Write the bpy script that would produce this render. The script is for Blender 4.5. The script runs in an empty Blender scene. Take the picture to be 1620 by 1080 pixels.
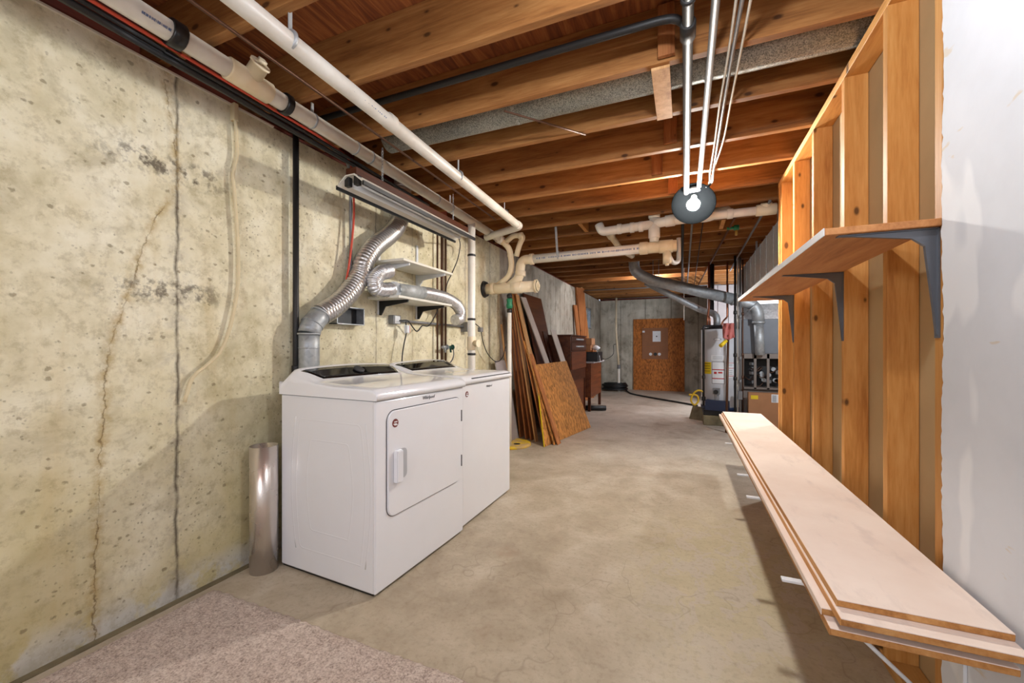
import bpy, bmesh, math, random
from mathutils import Vector, Matrix, noise
random.seed(7)
C = bpy.context.scene.collection
SC = bpy.context.scene
PI = math.pi
# ------------------------------------------------------------------ camera
FPX, CXP, HOR, CAMH = 646.0, 810.0, 547.0, 1.18
YAW = math.atan((1083 - CXP) / FPX)
cam = bpy.data.cameras.new('camera'); cam.sensor_width = 36; cam.lens = 36 * FPX / 1620
cam.shift_y = (HOR - 540) / 1620; cam.clip_start = 0.02
co = bpy.data.objects.new('camera', cam); C.objects.link(co)
co.location = (0, 0, CAMH); co.rotation_euler = (PI / 2, 0, YAW)
SC.camera = co
w = bpy.data.worlds.new('world'); SC.world = w; w.use_nodes = True
w.node_tree.nodes['Background'].inputs[0].default_value = (0.75, 0.85, 1, 1)
w.node_tree.nodes['Background'].inputs[1].default_value = 1.0
SC.view_settings.view_transform = 'Standard'; SC.view_settings.look = 'None'
SC.view_settings.exposure = 0.12; SC.view_settings.gamma = 1
SC.view_settings.use_curve_mapping = False
BULB_L = 1500       # radiance of the visible bulb
LC = (.93, .985, 1.05)
def lamp(name, loc, watts, size, col=(1, .95, .86)):
    l = bpy.data.lights.new(name, 'POINT'); l.energy = watts; l.shadow_soft_size = size; l.color = col
    o = bpy.data.objects.new(name, l); C.objects.link(o); o.location = loc; return o
lamp('ceiling_bulb_light', (0.03, 0.95, 2.30), 30, .035, LC)
lamp('rear_fill_light', (-0.6, -1.9, 2.2), 95, .25, LC)  # added fill behind the camera, softens the whole room
lamp('corner_fill_light', (1.6, 4.9, 1.85), 90, .05, LC)  # added unseen fill past the stud wall, lifts the heater area
lamp('far_bay_fill_light', (-0.6, 7.98, 2.60), 45, .06, LC)  # added fill tucked out of view between joists to brighten the back
lamp('far_fill_light', (1.25, 7.9, 1.6), 150, .25, LC)  # added fill hidden behind the furnace, for the end wall
# real-world measuring: a camera ray met with a known plane of the room
_s, _c = math.sin(YAW), math.cos(YAW)
def _ray(px, py):
    a = (px - CXP) / FPX; b = (HOR - py) / FPX
    return (a * _c - _s, a * _s + _c, b)
def onz(px, py, z):
    r = _ray(px, py); t = (z - CAMH) / r[2]; return Vector((r[0] * t, r[1] * t, z))
def onx(px, py, x):
    r = _ray(px, py); t = x / r[0]; return Vector((x, r[1] * t, CAMH + r[2] * t))
def ony(px, py, y):
    r = _ray(px, py); t = y / r[1]; return Vector((r[0] * t, y, CAMH + r[2] * t))
def ond(px, py, d):
    r = _ray(px, py); return Vector((r[0] * d, r[1] * d, CAMH + r[2] * d))

# ------------------------------------------------------------------ materials
def lin(c):
    return tuple(((v / 255) / 12.92 if v / 255 <= .04045 else ((v / 255 + .055) / 1.055) ** 2.4) for v in c) + (1,)
class N:
    def __init__(s, name):
        s.m = bpy.data.materials.new(name); s.m.use_nodes = True
        s.t = s.m.node_tree; s.b = s.t.nodes['Principled BSDF']
    def n(s, t, **k):
        o = s.t.nodes.new(t)
        for a, v in k.items():
            if a.startswith('i_'):
                key = a[2:]; key = int(key) if key.isdigit() else key.replace('_', ' ')
                if hasattr(v, 'is_output') or isinstance(v, bpy.types.NodeSocket): s.t.links.new(v, o.inputs[key])
                else: o.inputs[key].default_value = v
            else: setattr(o, a, v)
        return o
    def l(s, a, b): s.t.links.new(a, b)
    def math(s, op, a, b=None, c=None, clamp=False):
        o = s.t.nodes.new('ShaderNodeMath'); o.operation = op; o.use_clamp = clamp
        for i, v in enumerate((a, b, c)):
            if v is None: continue
            if isinstance(v, bpy.types.NodeSocket): s.l(v, o.inputs[i])
            else: o.inputs[i].default_value = v
        return o.outputs[0]
    def ramp(s, fac, stops, interp='LINEAR'):
        o = s.t.nodes.new('ShaderNodeValToRGB'); s.l(fac, o.inputs[0]); o.color_ramp.interpolation = interp
        e = o.color_ramp.elements
        while len(e) < len(stops): e.new(.5)
        for i, (p, c) in enumerate(stops):
            e[i].position = p; e[i].color = c if len(c) == 4 else tuple(c) + (1,)
        return o.outputs[0]
    def mix(s, fac, a, b, mode='MIX'):
        o = s.t.nodes.new('ShaderNodeMix'); o.data_type = 'RGBA'; o.blend_type = mode
        for sock, v in ((o.inputs[0], fac), (o.inputs[6], a), (o.inputs[7], b)):
            if isinstance(v, bpy.types.NodeSocket): s.l(v, sock)
            else: sock.default_value = v
        return o.outputs[2]
    def coords(s): return s.n('ShaderNodeTexCoord').outputs['Object']
    def mapp(s, v, scale=(1, 1, 1), loc=(0, 0, 0)):
        o = s.n('ShaderNodeMapping'); s.l(v, o.inputs[0]); o.inputs['Scale'].default_value = scale
        if isinstance(loc, tuple): o.inputs['Location'].default_value = loc
        else: s.l(loc, o.inputs['Location'])
        return o.outputs[0]
    def noise(s, v, scale, detail=4, rough=.55, dist=0.0):
        o = s.n('ShaderNodeTexNoise'); s.l(v, o.inputs['Vector']); o.inputs['Scale'].default_value = scale
        o.inputs['Detail'].default_value = detail; o.inputs['Roughness'].default_value = rough
        o.inputs['Distortion'].default_value = dist; return o.outputs['Fac']
    def voro(s, v, scale, feat='F1', rnd=1.0, out='Distance'):
        o = s.n('ShaderNodeTexVoronoi'); o.feature = feat; s.l(v, o.inputs['Vector']); o.inputs['Scale'].default_value = scale
        o.inputs['Randomness'].default_value = rnd; return o.outputs[out]
    def bump(s, h, strength=.3, dist=.01):
        o = s.n('ShaderNodeBump'); s.l(h, o.inputs['Height']); o.inputs['Strength'].default_value = strength
        o.inputs['Distance'].default_value = dist; s.l(o.outputs[0], s.b.inputs['Normal'])
    def rnd(s): return s.n('ShaderNodeObjectInfo').outputs['Random']
    def set(s, **k):
        for a, v in k.items():
            a = a.replace('_', ' ')
            if isinstance(v, bpy.types.NodeSocket): s.l(v, s.b.inputs[a])
            else: s.b.inputs[a].default_value = v
        return s.m

def plain(name, col, rough=.5, metal=0.0, spec=.5, bump=0, bscale=60, vary=0.06, coat=0):
    k = N(name); v = k.coords()
    f = k.noise(v, 7, 5)
    c = lin(col)
    d = tuple(x * (1 - vary * 2.2) for x in c[:3]) + (1,)
    col_ = k.ramp(f, [(.3, d), (.7, c)])
    if bump: k.bump(k.noise(v, bscale, 4), bump, .005)
    return k.set(Base_Color=col_, Roughness=rough, Metallic=metal, Specular_IOR_Level=spec, Coat_Weight=coat)

def wood(name, light, mid, dark, axis='x', knots=True, rough=.6, gscale=1.0, knotcol=(50, 24, 8), kdens=1.0):
    k = N(name); v = k.coords()
    off = k.n('ShaderNodeCombineXYZ'); r = k.rnd()
    for i in range(3): k.l(k.math('MULTIPLY', r, 37.0 + 11 * i), off.inputs[i])
    a = {'x': (.9, 11, 11), 'y': (11, .9, 11), 'z': (11, 11, .9)}[axis]
    vv = k.mapp(v, tuple(q * gscale for q in a), off.outputs[0])
    sv = k.n('ShaderNodeSeparateXYZ'); k.l(v, sv.inputs[0]); cb = k.n('ShaderNodeCombineXYZ')
    iu, iv = {'x': (0, 2), 'y': (1, 0), 'z': (2, 0)}[axis]
    k.l(k.math('ADD', k.math('MULTIPLY', sv.outputs[iu], 4.6 * kdens), k.math('MULTIPLY', r, 91.0)), cb.inputs[0])
    k.l(k.math('ADD', k.math('MULTIPLY', sv.outputs[iv], 9.0 * kdens), k.math('MULTIPLY', r, 57.0)), cb.inputs[1])
    vo = k.n('ShaderNodeTexVoronoi', voronoi_dimensions='2D', i_Scale=1.0); k.l(cb.outputs[0], vo.inputs['Vector'])
    sc_ = k.n('ShaderNodeSeparateColor'); k.l(vo.outputs['Color'], sc_.inputs[0])
    kd = k.math('ADD', vo.outputs['Distance'], k.math('MULTIPLY', k.math('SUBTRACT', .76, sc_.outputs[0], clamp=True), 2.0))
    kd = k.math('SUBTRACT', kd, k.math('MULTIPLY', sc_.outputs[1], .04)); kd = k.math('ADD', kd, k.math('MULTIPLY', sc_.outputs[2], .06))
    pull = k.ramp(kd, [(0, (1, 1, 1)), (.34, (0, 0, 0))])
    g = k.noise(vv, 1.6, 7, .62, .5)
    fine = k.noise(k.mapp(v, tuple(q * gscale * 5 for q in a), off.outputs[0]), 2.2, 4, .6)
    f = k.math('ADD', k.math('MULTIPLY', g, .75), k.math('MULTIPLY', fine, .25))
    col = k.ramp(f, [(.32, lin(dark)), (.48, lin(mid)), (.66, lin(light))])
    tint = k.math('ADD', k.math('MULTIPLY', r, .35), .8)
    hs = k.n('ShaderNodeHueSaturation'); k.l(col, hs.inputs['Color']); k.l(tint, hs.inputs['Value']); col = hs.outputs[0]
    if knots:
        col = k.mix(k.math('MULTIPLY', pull, .35), col, lin(dark))
        km = k.ramp(kd, [(.0, (1, 1, 1)), (.06, (1, 1, 1)), (.12, (0, 0, 0))])
        col = k.mix(k.math('MULTIPLY', km, .8), col, lin(knotcol))
    k.bump(f, .12, .003)
    return k.set(Base_Color=col, Roughness=rough, Specular_IOR_Level=.3)

M = {}
M['joist'] = wood('joist_wood', (178, 128, 76), (150, 100, 54), (110, 68, 34), 'x')
M['joist_plain'] = wood('block_wood', (222, 180, 132), (205, 158, 108), (176, 126, 80), 'z', False)
M['stud'] = wood('stud_wood', (222, 166, 98), (204, 142, 74), (172, 108, 48), 'z')
M['plate'] = wood('plate_wood', (222, 172, 106), (206, 152, 86), (176, 118, 58), 'y')
M['dark_wood'] = wood('stained_wood', (96, 54, 32), (78, 40, 24), (52, 26, 16), 'y', False, .35)
M['desk_wood'] = wood('desk_wood', (128, 72, 42), (104, 56, 32), (72, 36, 20), 'y', False, .4)
M['plank'] = wood('plank_wood', (190, 126, 76), (160, 98, 54), (112, 62, 30), 'z')
M['plank_pale'] = wood('pale_plank', (214, 170, 120), (196, 148, 98), (160, 112, 68), 'z', False)
M['sill'] = wood('sill_wood', (116, 54, 34), (92, 38, 24), (60, 24, 16), 'y', False)
M['shelf_under'] = wood('shelf_wood', (206, 150, 98), (190, 130, 80), (158, 100, 58), 'y', False)
M['board_edge'] = wood('board_edge', (214, 164, 106), (194, 138, 80), (150, 98, 50), 'y', False)

def m_subfloor():
    k = N('subfloor_plywood'); v = k.coords()
    g = k.noise(k.mapp(v, (14, 1.4, 1)), 1.5, 7, .65, 1.4)
    col = k.ramp(g, [(.3, lin((96, 44, 18))), (.5, lin((138, 74, 32))), (.68, lin((176, 108, 54)))])
    return k.set(Base_Color=col, Roughness=.7)
M['subfloor'] = m_subfloor()

def m_osb(name='osb', tint=(196, 134, 70)):
    k = N(name); v = k.coords()
    t = lin(tint)
    vv = k.mapp(v, (34, 34, 12))
    c = k.voro(vv, 1.6, out='Color')
    sep = k.n('ShaderNodeSeparateColor'); k.l(c, sep.inputs[0])
    n = k.noise(k.mapp(v, (60, 60, 16)), 2, 6, .7, 1.5)
    f = k.math('ADD', k.math('MULTIPLY', sep.outputs[0], .5), k.math('MULTIPLY', n, .5))
    col = k.ramp(f, [(.2, tuple(x * .38 for x in t[:3])), (.42, tuple(x * .75 for x in t[:3])), (.6, t[:3]), (.85, tuple(min(1, x * 1.3) for x in t[:3]))])
    k.bump(f, .3, .003)
    return k.set(Base_Color=col, Roughness=.65, Specular_IOR_Level=.3)
M['osb'] = m_osb(); M['osb_far'] = m_osb('osb_far', (186, 112, 50))

def band(k, coord, centre, half, jitter=None):
    d = k.math('SUBTRACT', coord, centre)
    if jitter is not None: d = k.math('ADD', d, jitter)
    d = k.math('ABSOLUTE', d)
    return k.math('SUBTRACT', 1.0, k.math('DIVIDE', d, half), clamp=True)

def m_concrete_wall():
    k = N('cream_grey_concrete'); v = k.coords()
    sx = k.n('ShaderNodeSeparateXYZ'); k.l(v, sx.inputs[0]); Y, Z = sx.outputs[1], sx.outputs[2]
    big = k.noise(v, 1.3, 6, .6); med = k.noise(v, 7, 6, .62); fine = k.noise(v, 90, 3, .6)
    streak = k.noise(k.mapp(v, (5, 6, .6)), 1.6, 4, .6)
    col = k.ramp(k.math('ADD', k.math('MULTIPLY', big, .5), k.math('MULTIPLY', med, .5)),
                 [(.36, lin((200, 190, 156))), (.5, lin((224, 216, 188))), (.64, lin((238, 233, 212)))])
    # yellow green ageing toward the foot of the wall
    low = k.math('SUBTRACT', 1.0, k.math('DIVIDE', Z, 1.25), clamp=True)
    lowm = k.math('MULTIPLY', low, k.ramp(k.noise(v, 2.3, 4), [(.3, (.25,) * 3), (.6, (1, 1, 1))]))
    col = k.mix(k.math('MULTIPLY', lowm, .8), col, lin((188, 174, 116)))
    col = k.mix(k.math('MULTIPLY', k.ramp(streak, [(.55, (0, 0, 0)), (.75, (1, 1, 1))]), .3), col, lin((196, 172, 116)))
    # powdery bloom at the very foot
    bl = k.math('SUBTRACT', 1.0, k.math('DIVIDE', Z, .16), clamp=True)
    col = k.mix(k.math('MULTIPLY', k.math('MULTIPLY', bl, 1.4, clamp=True), k.ramp(med, [(.4, (0, 0, 0)), (.5, (1, 1, 1))])), col, lin((205, 203, 194)))
    # bug holes and pits
    pit = k.voro(k.mapp(v, (0, 1, 1.35)), 21)
    pr = k.voro(k.mapp(v, (0, 1, 1.35)), 21, out='Color')
    sp = k.n('ShaderNodeSeparateColor'); k.l(pr, sp.inputs[0])
    rad = k.math('MULTIPLY', k.math('SUBTRACT', sp.outputs[0], .60, clamp=True), .62)
    pm = k.math('MULTIPLY', k.math('SUBTRACT', rad, k.math('ADD', pit, k.math('MULTIPLY', k.math('SUBTRACT', fine, .5), .5))), 9, clamp=True)
    pit2 = k.voro(k.mapp(v, (0, 1, 1)), 42); pm2 = k.ramp(k.math('ADD', pit2, k.math('MULTIPLY', k.math('SUBTRACT', fine, .5), .35)), [(.0, (1, 1, 1)), (.1, (1, 1, 1)), (.2, (0, 0, 0))])
    pm2 = k.math('MULTIPLY', pm2, k.ramp(k.noise(v, 3.5, 3), [(.42, (0, 0, 0)), (.58, (1, 1, 1))]))
    mott = k.ramp(k.noise(v, 26, 5, .7), [(.5, (0, 0, 0)), (.66, (1, 1, 1))])
    col = k.mix(k.math('MULTIPLY', mott, .38), col, lin((150, 136, 98)))
    mot2 = k.ramp(k.noise(v, 5, 5, .65, .5), [(.52, (0, 0, 0)), (.68, (1, 1, 1))])
    col = k.mix(k.math('MULTIPLY', mot2, .4), col, lin((158, 146, 112)))
    col = k.mix(k.math('MULTIPLY', pm, .6), col, lin((122, 108, 80)))
    col = k.mix(k.math('MULTIPLY', pm2, .45), col, lin((116, 104, 80)))
    # form joints
    jit = k.math('MULTIPLY', k.math('SUBTRACT', k.noise(v, 9, 4), .5), .03)
    for y0, hw, st in ((1.142, .011, .9), (-.25, .015, .5), (2.47, .008, .7), (2.92, .006, .5), (3.42, .006, .45), (3.85, .012, .6), (4.45, .01, .6), (4.95, .02, .4), (5.6, .01, .6), (6.3, .01, .6), (7.0, .01, .5), (7.7, .03, .5), (8.5, .01, .5), (9.3, .01, .5)):
        b = band(k, Y, y0, hw, jit)
        halo = k.math('MULTIPLY', band(k, Y, y0, hw * 5, jit), k.ramp(k.noise(v, 14, 5, .7), [(.46, (0, 0, 0)), (.6, (1, 1, 1))]))
        col = k.mix(k.math('MULTIPLY', halo, st * .5), col, lin((120, 106, 90)))
        col = k.mix(k.math('MULTIPLY', k.math('MULTIPLY', b, st), k.ramp(k.noise(v, 11, 4), [(.3, (.35,) * 3), (.55, (1, 1, 1))])), col, lin((84, 74, 62)))
    # rows of dark tie marks
    for z0, st in ((1.995, .85), (1.43, .75)):
        b = band(k, Z, z0, .075, jit)
        near = k.math('SUBTRACT', 1.0, k.math('DIVIDE', k.math('ABSOLUTE', k.math('SUBTRACT', Y, 1.12)), .34), clamp=True)
        sm = k.ramp(k.noise(v, 22, 5, .65), [(.47, (0, 0, 0)), (.6, (1, 1, 1))])
        col = k.mix(k.math('MULTIPLY', k.math('MULTIPLY', k.math('MULTIPLY', b, 1.6, clamp=True), k.math('MULTIPLY', near, 1.5, clamp=True)), k.math('MULTIPLY', sm, st)), col, lin((84, 74, 64)))
    # slanting crack with ochre crust
    fc = k.n('ShaderNodeFloatCurve'); k.l(k.math('DIVIDE', Z, 2.43), fc.inputs['Value'])
    cv = fc.mapping.curves[0]
    pts = [(p.z / 2.43, p.y / 2.0) for p in [onx(x, y, -2.17) for x, y in ((150, 900), (155, 800), (165, 650), (172, 560), (205, 460), (240, 360), (281, 290), (279, 240), (262, 118))]]
    pts.sort(); cv.points[0].location = (0, pts[0][1]); cv.points[1].location = (1, pts[-1][1])
    for p in pts: cv.points.new(*p)
    fc.mapping.update()
    cy = k.math('MULTIPLY', fc.outputs[0], 2.0)
    jit2 = k.math('MULTIPLY', k.math('SUBTRACT', k.noise(v, 24, 5), .5), .05)
    dd = k.math('ABSOLUTE', k.math('ADD', k.math('SUBTRACT', Y, cy), jit2))
    halo = k.math('SUBTRACT', 1.0, k.math('DIVIDE', dd, .03), clamp=True)
    core = k.math('SUBTRACT', 1.0, k.math('DIVIDE', dd, .004), clamp=True)
    cm = k.ramp(k.noise(v, 18, 5, .7), [(.4, (0, 0, 0)), (.58, (1, 1, 1))])
    col = k.mix(k.math('MULTIPLY', k.math('MULTIPLY', halo, cm), .75), col, lin((172, 146, 92)))
    col = k.mix(k.math('MULTIPLY', core, k.ramp(k.noise(v, 8, 4), [(.42, (.1,) * 3), (.56, (.8,) * 3)])), col, lin((112, 92, 62)))
    # grey tone past the cream stretch of the wall
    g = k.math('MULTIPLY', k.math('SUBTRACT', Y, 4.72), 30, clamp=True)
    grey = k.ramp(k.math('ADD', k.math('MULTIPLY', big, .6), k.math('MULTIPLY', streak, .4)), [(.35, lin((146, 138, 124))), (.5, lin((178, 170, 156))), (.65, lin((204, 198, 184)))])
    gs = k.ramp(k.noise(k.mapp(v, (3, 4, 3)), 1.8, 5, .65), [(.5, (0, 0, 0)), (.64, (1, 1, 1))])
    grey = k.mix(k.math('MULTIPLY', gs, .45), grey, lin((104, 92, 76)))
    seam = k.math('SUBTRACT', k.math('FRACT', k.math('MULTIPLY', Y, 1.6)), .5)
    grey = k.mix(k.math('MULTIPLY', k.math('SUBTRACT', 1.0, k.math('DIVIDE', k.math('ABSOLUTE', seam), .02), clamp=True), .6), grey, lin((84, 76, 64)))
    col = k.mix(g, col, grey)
    h = k.math('SUBTRACT', k.math('ADD', med, k.math('MULTIPLY', fine, .4)), k.math('ADD', pm, pm2))
    k.bump(h, .35, .006)
    return k.set(Base_Color=col, Roughness=.82, Specular_IOR_Level=.2)
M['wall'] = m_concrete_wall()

def m_grey_wall():
    k = N('bare_concrete'); v = k.coords()
    sx = k.n('ShaderNodeSeparateXYZ'); k.l(v, sx.inputs[0]); X, Z = sx.outputs[0], sx.outputs[2]
    n = k.noise(v, 2.2, 7, .62); st = k.noise(k.mapp(v, (5, 5, .8)), 1.5, 4, .6)
    col = k.ramp(k.math('ADD', k.math('MULTIPLY', n, .6), k.math('MULTIPLY', st, .4)), [(.35, lin((150, 144, 130))), (.5, lin((188, 182, 168))), (.66, lin((214, 210, 198)))])
    col = k.mix(k.math('MULTIPLY', k.ramp(k.noise(v, 4.3, 5, .7), [(.55, (0, 0, 0)), (.7, (1, 1, 1))]), .55), col, lin((92, 84, 68)))
    seam = k.math('ABSOLUTE', k.math('SUBTRACT', k.math('FRACT', k.math('MULTIPLY', X, 1.55)), .5))
    col = k.mix(k.math('MULTIPLY', k.math('SUBTRACT', 1.0, k.math('DIVIDE', seam, .03), clamp=True), .65), col, lin((78, 72, 60)))
    k.bump(n, .3, .006)
    return k.set(Base_Color=col, Roughness=.85, Specular_IOR_Level=.2)
M['greywall'] = m_grey_wall()

def m_floor():
    k = N('floor_concrete'); v = k.coords()
    sx = k.n('ShaderNodeSeparateXYZ'); k.l(v, sx.inputs[0]); X, Y = sx.outputs[0], sx.outputs[1]
    a = k.noise(v, .9, 7, .62, .6); b = k.noise(v, 4.5, 7, .68, .4); f = k.noise(v, 60, 3)
    s = k.math('ADD', k.math('MULTIPLY', a, .55), k.math('MULTIPLY', b, .45))
    col = k.ramp(s, [(.34, lin((152, 137, 116))), (.47, lin((174, 160, 138))), (.56, lin((188, 175, 154))), (.7, lin((208, 198, 182)))])
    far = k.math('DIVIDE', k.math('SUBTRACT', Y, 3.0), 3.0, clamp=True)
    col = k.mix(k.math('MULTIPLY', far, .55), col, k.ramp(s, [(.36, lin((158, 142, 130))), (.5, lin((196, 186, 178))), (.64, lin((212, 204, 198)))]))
    # peeled, yellowed sealer near the wall of studs
    dx = k.math('SUBTRACT', X, .2); dy = k.math('SUBTRACT', Y, 2.35)
    dd = k.math('SQRT', k.math('ADD', k.math('MULTIPLY', dx, k.math('MULTIPLY', dx, 3.0)), k.math('MULTIPLY', dy, dy)))
    mk = k.math('MULTIPLY', k.math('SUBTRACT', 1.0, k.math('DIVIDE', dd, 1.1), clamp=True), 1.5, clamp=True)
    pe = k.ramp(k.noise(k.mapp(v, (1.4, 1, 1)), 6.5, 6, .6, .9), [(.49, (0, 0, 0)), (.53, (1, 1, 1))])
    col = k.mix(k.math('MULTIPLY', mk, .45), col, lin((188, 176, 136)))
    col = k.mix(k.math('MULTIPLY', k.math('MULTIPLY', pe, mk), .7), col, lin((184, 172, 158)))
    rust = k.ramp(k.noise(v, 1.7, 5, .7), [(.6, (0, 0, 0)), (.72, (1, 1, 1))])
    col = k.mix(k.math('MULTIPLY', rust, .3), col, lin((160, 124, 98)))
    gr = k.ramp(k.noise(v, 38, 5, .75), [(.5, (0, 0, 0)), (.7, (1, 1, 1))]); col = k.mix(k.math('MULTIPLY', gr, .4), col, lin((132, 114, 92)))
    chip = k.ramp(k.voro(v, 5.0), [(.0, (1, 1, 1)), (.035, (0, 0, 0))])
    col = k.mix(k.math('MULTIPLY', chip, .4), col, lin((90, 76, 60)))
    e = k.voro(k.mapp(k.n('ShaderNodeVectorMath', operation='ADD', i_0=v, i_1=k.n('ShaderNodeTexNoise', i_Vector=v, i_Scale=3.0).outputs['Color']).outputs[0], (1, 1, 1)), .75, 'DISTANCE_TO_EDGE')
    cr = k.math('SUBTRACT', 1.0, k.math('DIVIDE', e, .005), clamp=True)
    col = k.mix(k.math('MULTIPLY', cr, .3), col, lin((120, 100, 80)))
    k.bump(k.math('ADD', b, k.math('MULTIPLY', f, .2)), .12, .006)
    rg = k.math('ADD', k.math('MULTIPLY', b, .3), .38)
    return k.set(Base_Color=col, Roughness=rg, Specular_IOR_Level=.35)
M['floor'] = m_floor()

def m_carpet():
    k = N('carpet_pile'); v = k.coords()
    n = k.noise(v, 120, 4, .8); n2 = k.noise(v, 45, 3, .7); b = k.noise(v, 3, 3)
    f = k.math('ADD', k.math('MULTIPLY', n, .65), k.math('MULTIPLY', n2, .35))
    col = k.ramp(f, [(.38, lin((146, 124, 110))), (.5, lin((214, 194, 180))), (.60, lin((240, 226, 214)))])
    col = k.mix(k.math('MULTIPLY', b, .2), col, lin((168, 142, 128)))
    k.bump(f, 1.0, .012)
    return k.set(Base_Color=col, Roughness=.95, Specular_IOR_Level=.05, Sheen_Weight=.2)
M['carpet'] = m_carpet()

def m_drywall(name, base, paper=False):
    k = N(name); v = k.coords(); n = k.noise(v, 2.4, 5, .6)
    c = lin(base)
    col = k.ramp(n, [(.35, tuple(x * .9 for x in c[:3])), (.6, c[:3])])
    if not paper:
        sx = k.n('ShaderNodeSeparateXYZ'); k.l(v, sx.inputs[0])
        pt = k.ramp(k.noise(k.mapp(v, (1, 2.2, 1)), 2.2, 2, .4), [(.60, (0, 0, 0)), (.63, (1, 1, 1))])
        col = k.mix(k.math('MULTIPLY', pt, .5), col, lin((240, 240, 242)))
        sc = k.ramp(k.noise(k.mapp(v, (3, 3, 9)), 2.3, 3, .5), [(.7, (0, 0, 0)), (.73, (1, 1, 1))])
        col = k.mix(k.math('MULTIPLY', sc, .5), col, lin((204, 180, 142)))
    k.bump(k.noise(v, 120, 3), .05, .002)
    return k.set(Base_Color=col, Roughness=.75, Specular_IOR_Level=.25)
M['drywall'] = m_drywall('drywall_white', (214, 216, 222))
M['drywall_back'] = m_drywall('drywall_back_paper', (186, 158, 118), True)
M['gypsum'] = plain('gypsum_core', (226, 218, 204), .9, bump=.6, bscale=140)

def m_pvc(name, c1, c2, printed=True, axis=0):
    k = N(name); v = k.coords()
    n = k.noise(v, 3.5, 5, .6)
    col = k.ramp(n, [(.35, lin(c1)), (.6, lin(c2))])
    return k.set(Base_Color=col, Roughness=.38, Specular_IOR_Level=.45)
M['pvc'] = m_pvc('pvc_white', (206, 198, 186), (226, 222, 214))
M['pvc_cream'] = m_pvc('pvc_cream', (224, 204, 168), (240, 226, 198))
M['pvc_bright'] = m_pvc('pvc_bright', (226, 220, 210), (240, 236, 228))
M['ink'] = plain('blue_print', (86, 112, 160), .6)
M['ink_dark'] = plain('dark_print', (60, 46, 34), .7)
M['dish'] = N('dark_dish').set(Base_Color=(.0006, .0007, .0008, 1), Roughness=1.0, Specular_IOR_Level=0.0)
M['tape'] = plain('black_tape', (22, 22, 24), .3)
M['black_iron'] = plain('black_iron', (40, 38, 38), .5, .3, bump=.15)
M['grey_pipe'] = plain('grey_conduit', (128, 128, 130), .5, .45)
M['galv'] = None
def m_galv(name, lo, hi, rough=.35, spang=40, mixv=.2, metal=.85):
    k = N(name); v = k.coords()
    c = k.voro(v, spang, out='Color'); s_ = k.n('ShaderNodeSeparateColor'); k.l(c, s_.inputs[0])
    n = k.noise(v, 3, 4)
    f = k.math('ADD', k.math('MULTIPLY', s_.outputs[0], mixv), k.math('MULTIPLY', n, 1 - mixv))
    col = k.ramp(f, [(.2, lin(lo)), (.8, lin(hi))])
    return k.set(Base_Color=col, Roughness=k.math('ADD', k.math('MULTIPLY', f, .25), rough), Metallic=metal)
M['galv'] = m_galv('galvanised_steel', (138, 142, 146), (206, 210, 212), .4, 40, .2, .55)
M['galv_dull'] = m_galv('galvanised_duct', (120, 124, 122), (206, 208, 204), .5, 260, .6)
M['trunk'] = m_galv('trunk_steel', (176, 182, 188), (214, 218, 222), .4, 30, .2, .25)
M['galv_dark'] = m_galv('galvanised_vent', (138, 142, 146), (196, 200, 204), .38, 30, .2, .5)
M['steel'] = m_galv('bright_steel', (206, 196, 188), (232, 224, 216), .16, 2, 0)
M['foil'] = m_galv('foil_flex', (190, 190, 192), (238, 238, 240), .2, 60, .3)
M['alu'] = m_galv('aluminium_flex', (186, 182, 180), (214, 212, 210), .22, 2, 0)
M['copper'] = plain('copper_pipe', (168, 108, 82), .35, .7)
M['old_copper'] = plain('tarnished_copper', (98, 68, 52), .45, .6)
M['brass'] = plain('brass', (196, 160, 84), .35, .9)
M['red'] = plain('red_cable', (206, 74, 50), .5)
M['black'] = plain('black_rubber', (22, 22, 24), .45)
M['grey_plastic'] = plain('grey_plastic', (130, 130, 132), .5)
M['bracket'] = plain('grey_painted_steel', (108, 112, 120), .4, .4)
M['white_metal'] = plain('white_enamel', (226, 228, 232), .4)
M['enamel'] = plain('appliance_enamel', (232, 233, 238), .2, 0, .5, vary=.01, coat=.3)
M['enamel_lid'] = plain('appliance_lid', (236, 237, 242), .12, 0, .5, vary=.01, coat=.5)
M['glass_black'] = plain('black_glass', (10, 10, 12), .08, 0, .6, vary=0)
M['pocket_shade'] = plain('handle_pocket_shade', (190, 192, 198), .4)  # grey that paints the shade of the handle pocket
M['seam'] = plain('shadow_gap', (58, 58, 60), .6)
M['green'] = plain('green_rubber', (22, 124, 84), .45)
M['green_paint'] = plain('green_paint', (44, 96, 84), .5)
M['melamine'] = plain('white_melamine', (230, 226, 214), .4)
M['board_white'] = plain('whitish_board', (206, 192, 182), .7)
M['primed'] = None
def m_primed():
    k = N('primed_board'); v = k.coords()
    n = k.noise(v, 2, 5, .6); sm = k.ramp(k.noise(k.mapp(v, (6, 2.2, 2)), 1.6, 5, .65), [(.55, (0, 0, 0)), (.72, (1, 1, 1))])
    col = k.ramp(n, [(.35, lin((228, 208, 194))), (.6, lin((240, 224, 212)))])
    col = k.mix(k.math('MULTIPLY', sm, .4), col, lin((186, 168, 160)))
    oc = k.ramp(k.voro(v, 3.1), [(0, (1, 1, 1)), (.03, (0, 0, 0))])
    col = k.mix(k.math('MULTIPLY', oc, .6), col, lin((206, 160, 96)))
    return k.set(Base_Color=col, Roughness=.5, Specular_IOR_Level=.35)
M['primed'] = m_primed()
M['cardboard'] = plain('cardboard', (172, 122, 84), .8, bump=.1, bscale=30)
M['cardboard_dark'] = plain('cardboard_brown', (150, 100, 68), .8, bump=.1)
M['paper'] = plain('paper', (232, 234, 238), .7)
M['yellow'] = plain('yellow_label', (232, 200, 30), .6)
M['yellow_wood'] = None
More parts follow.
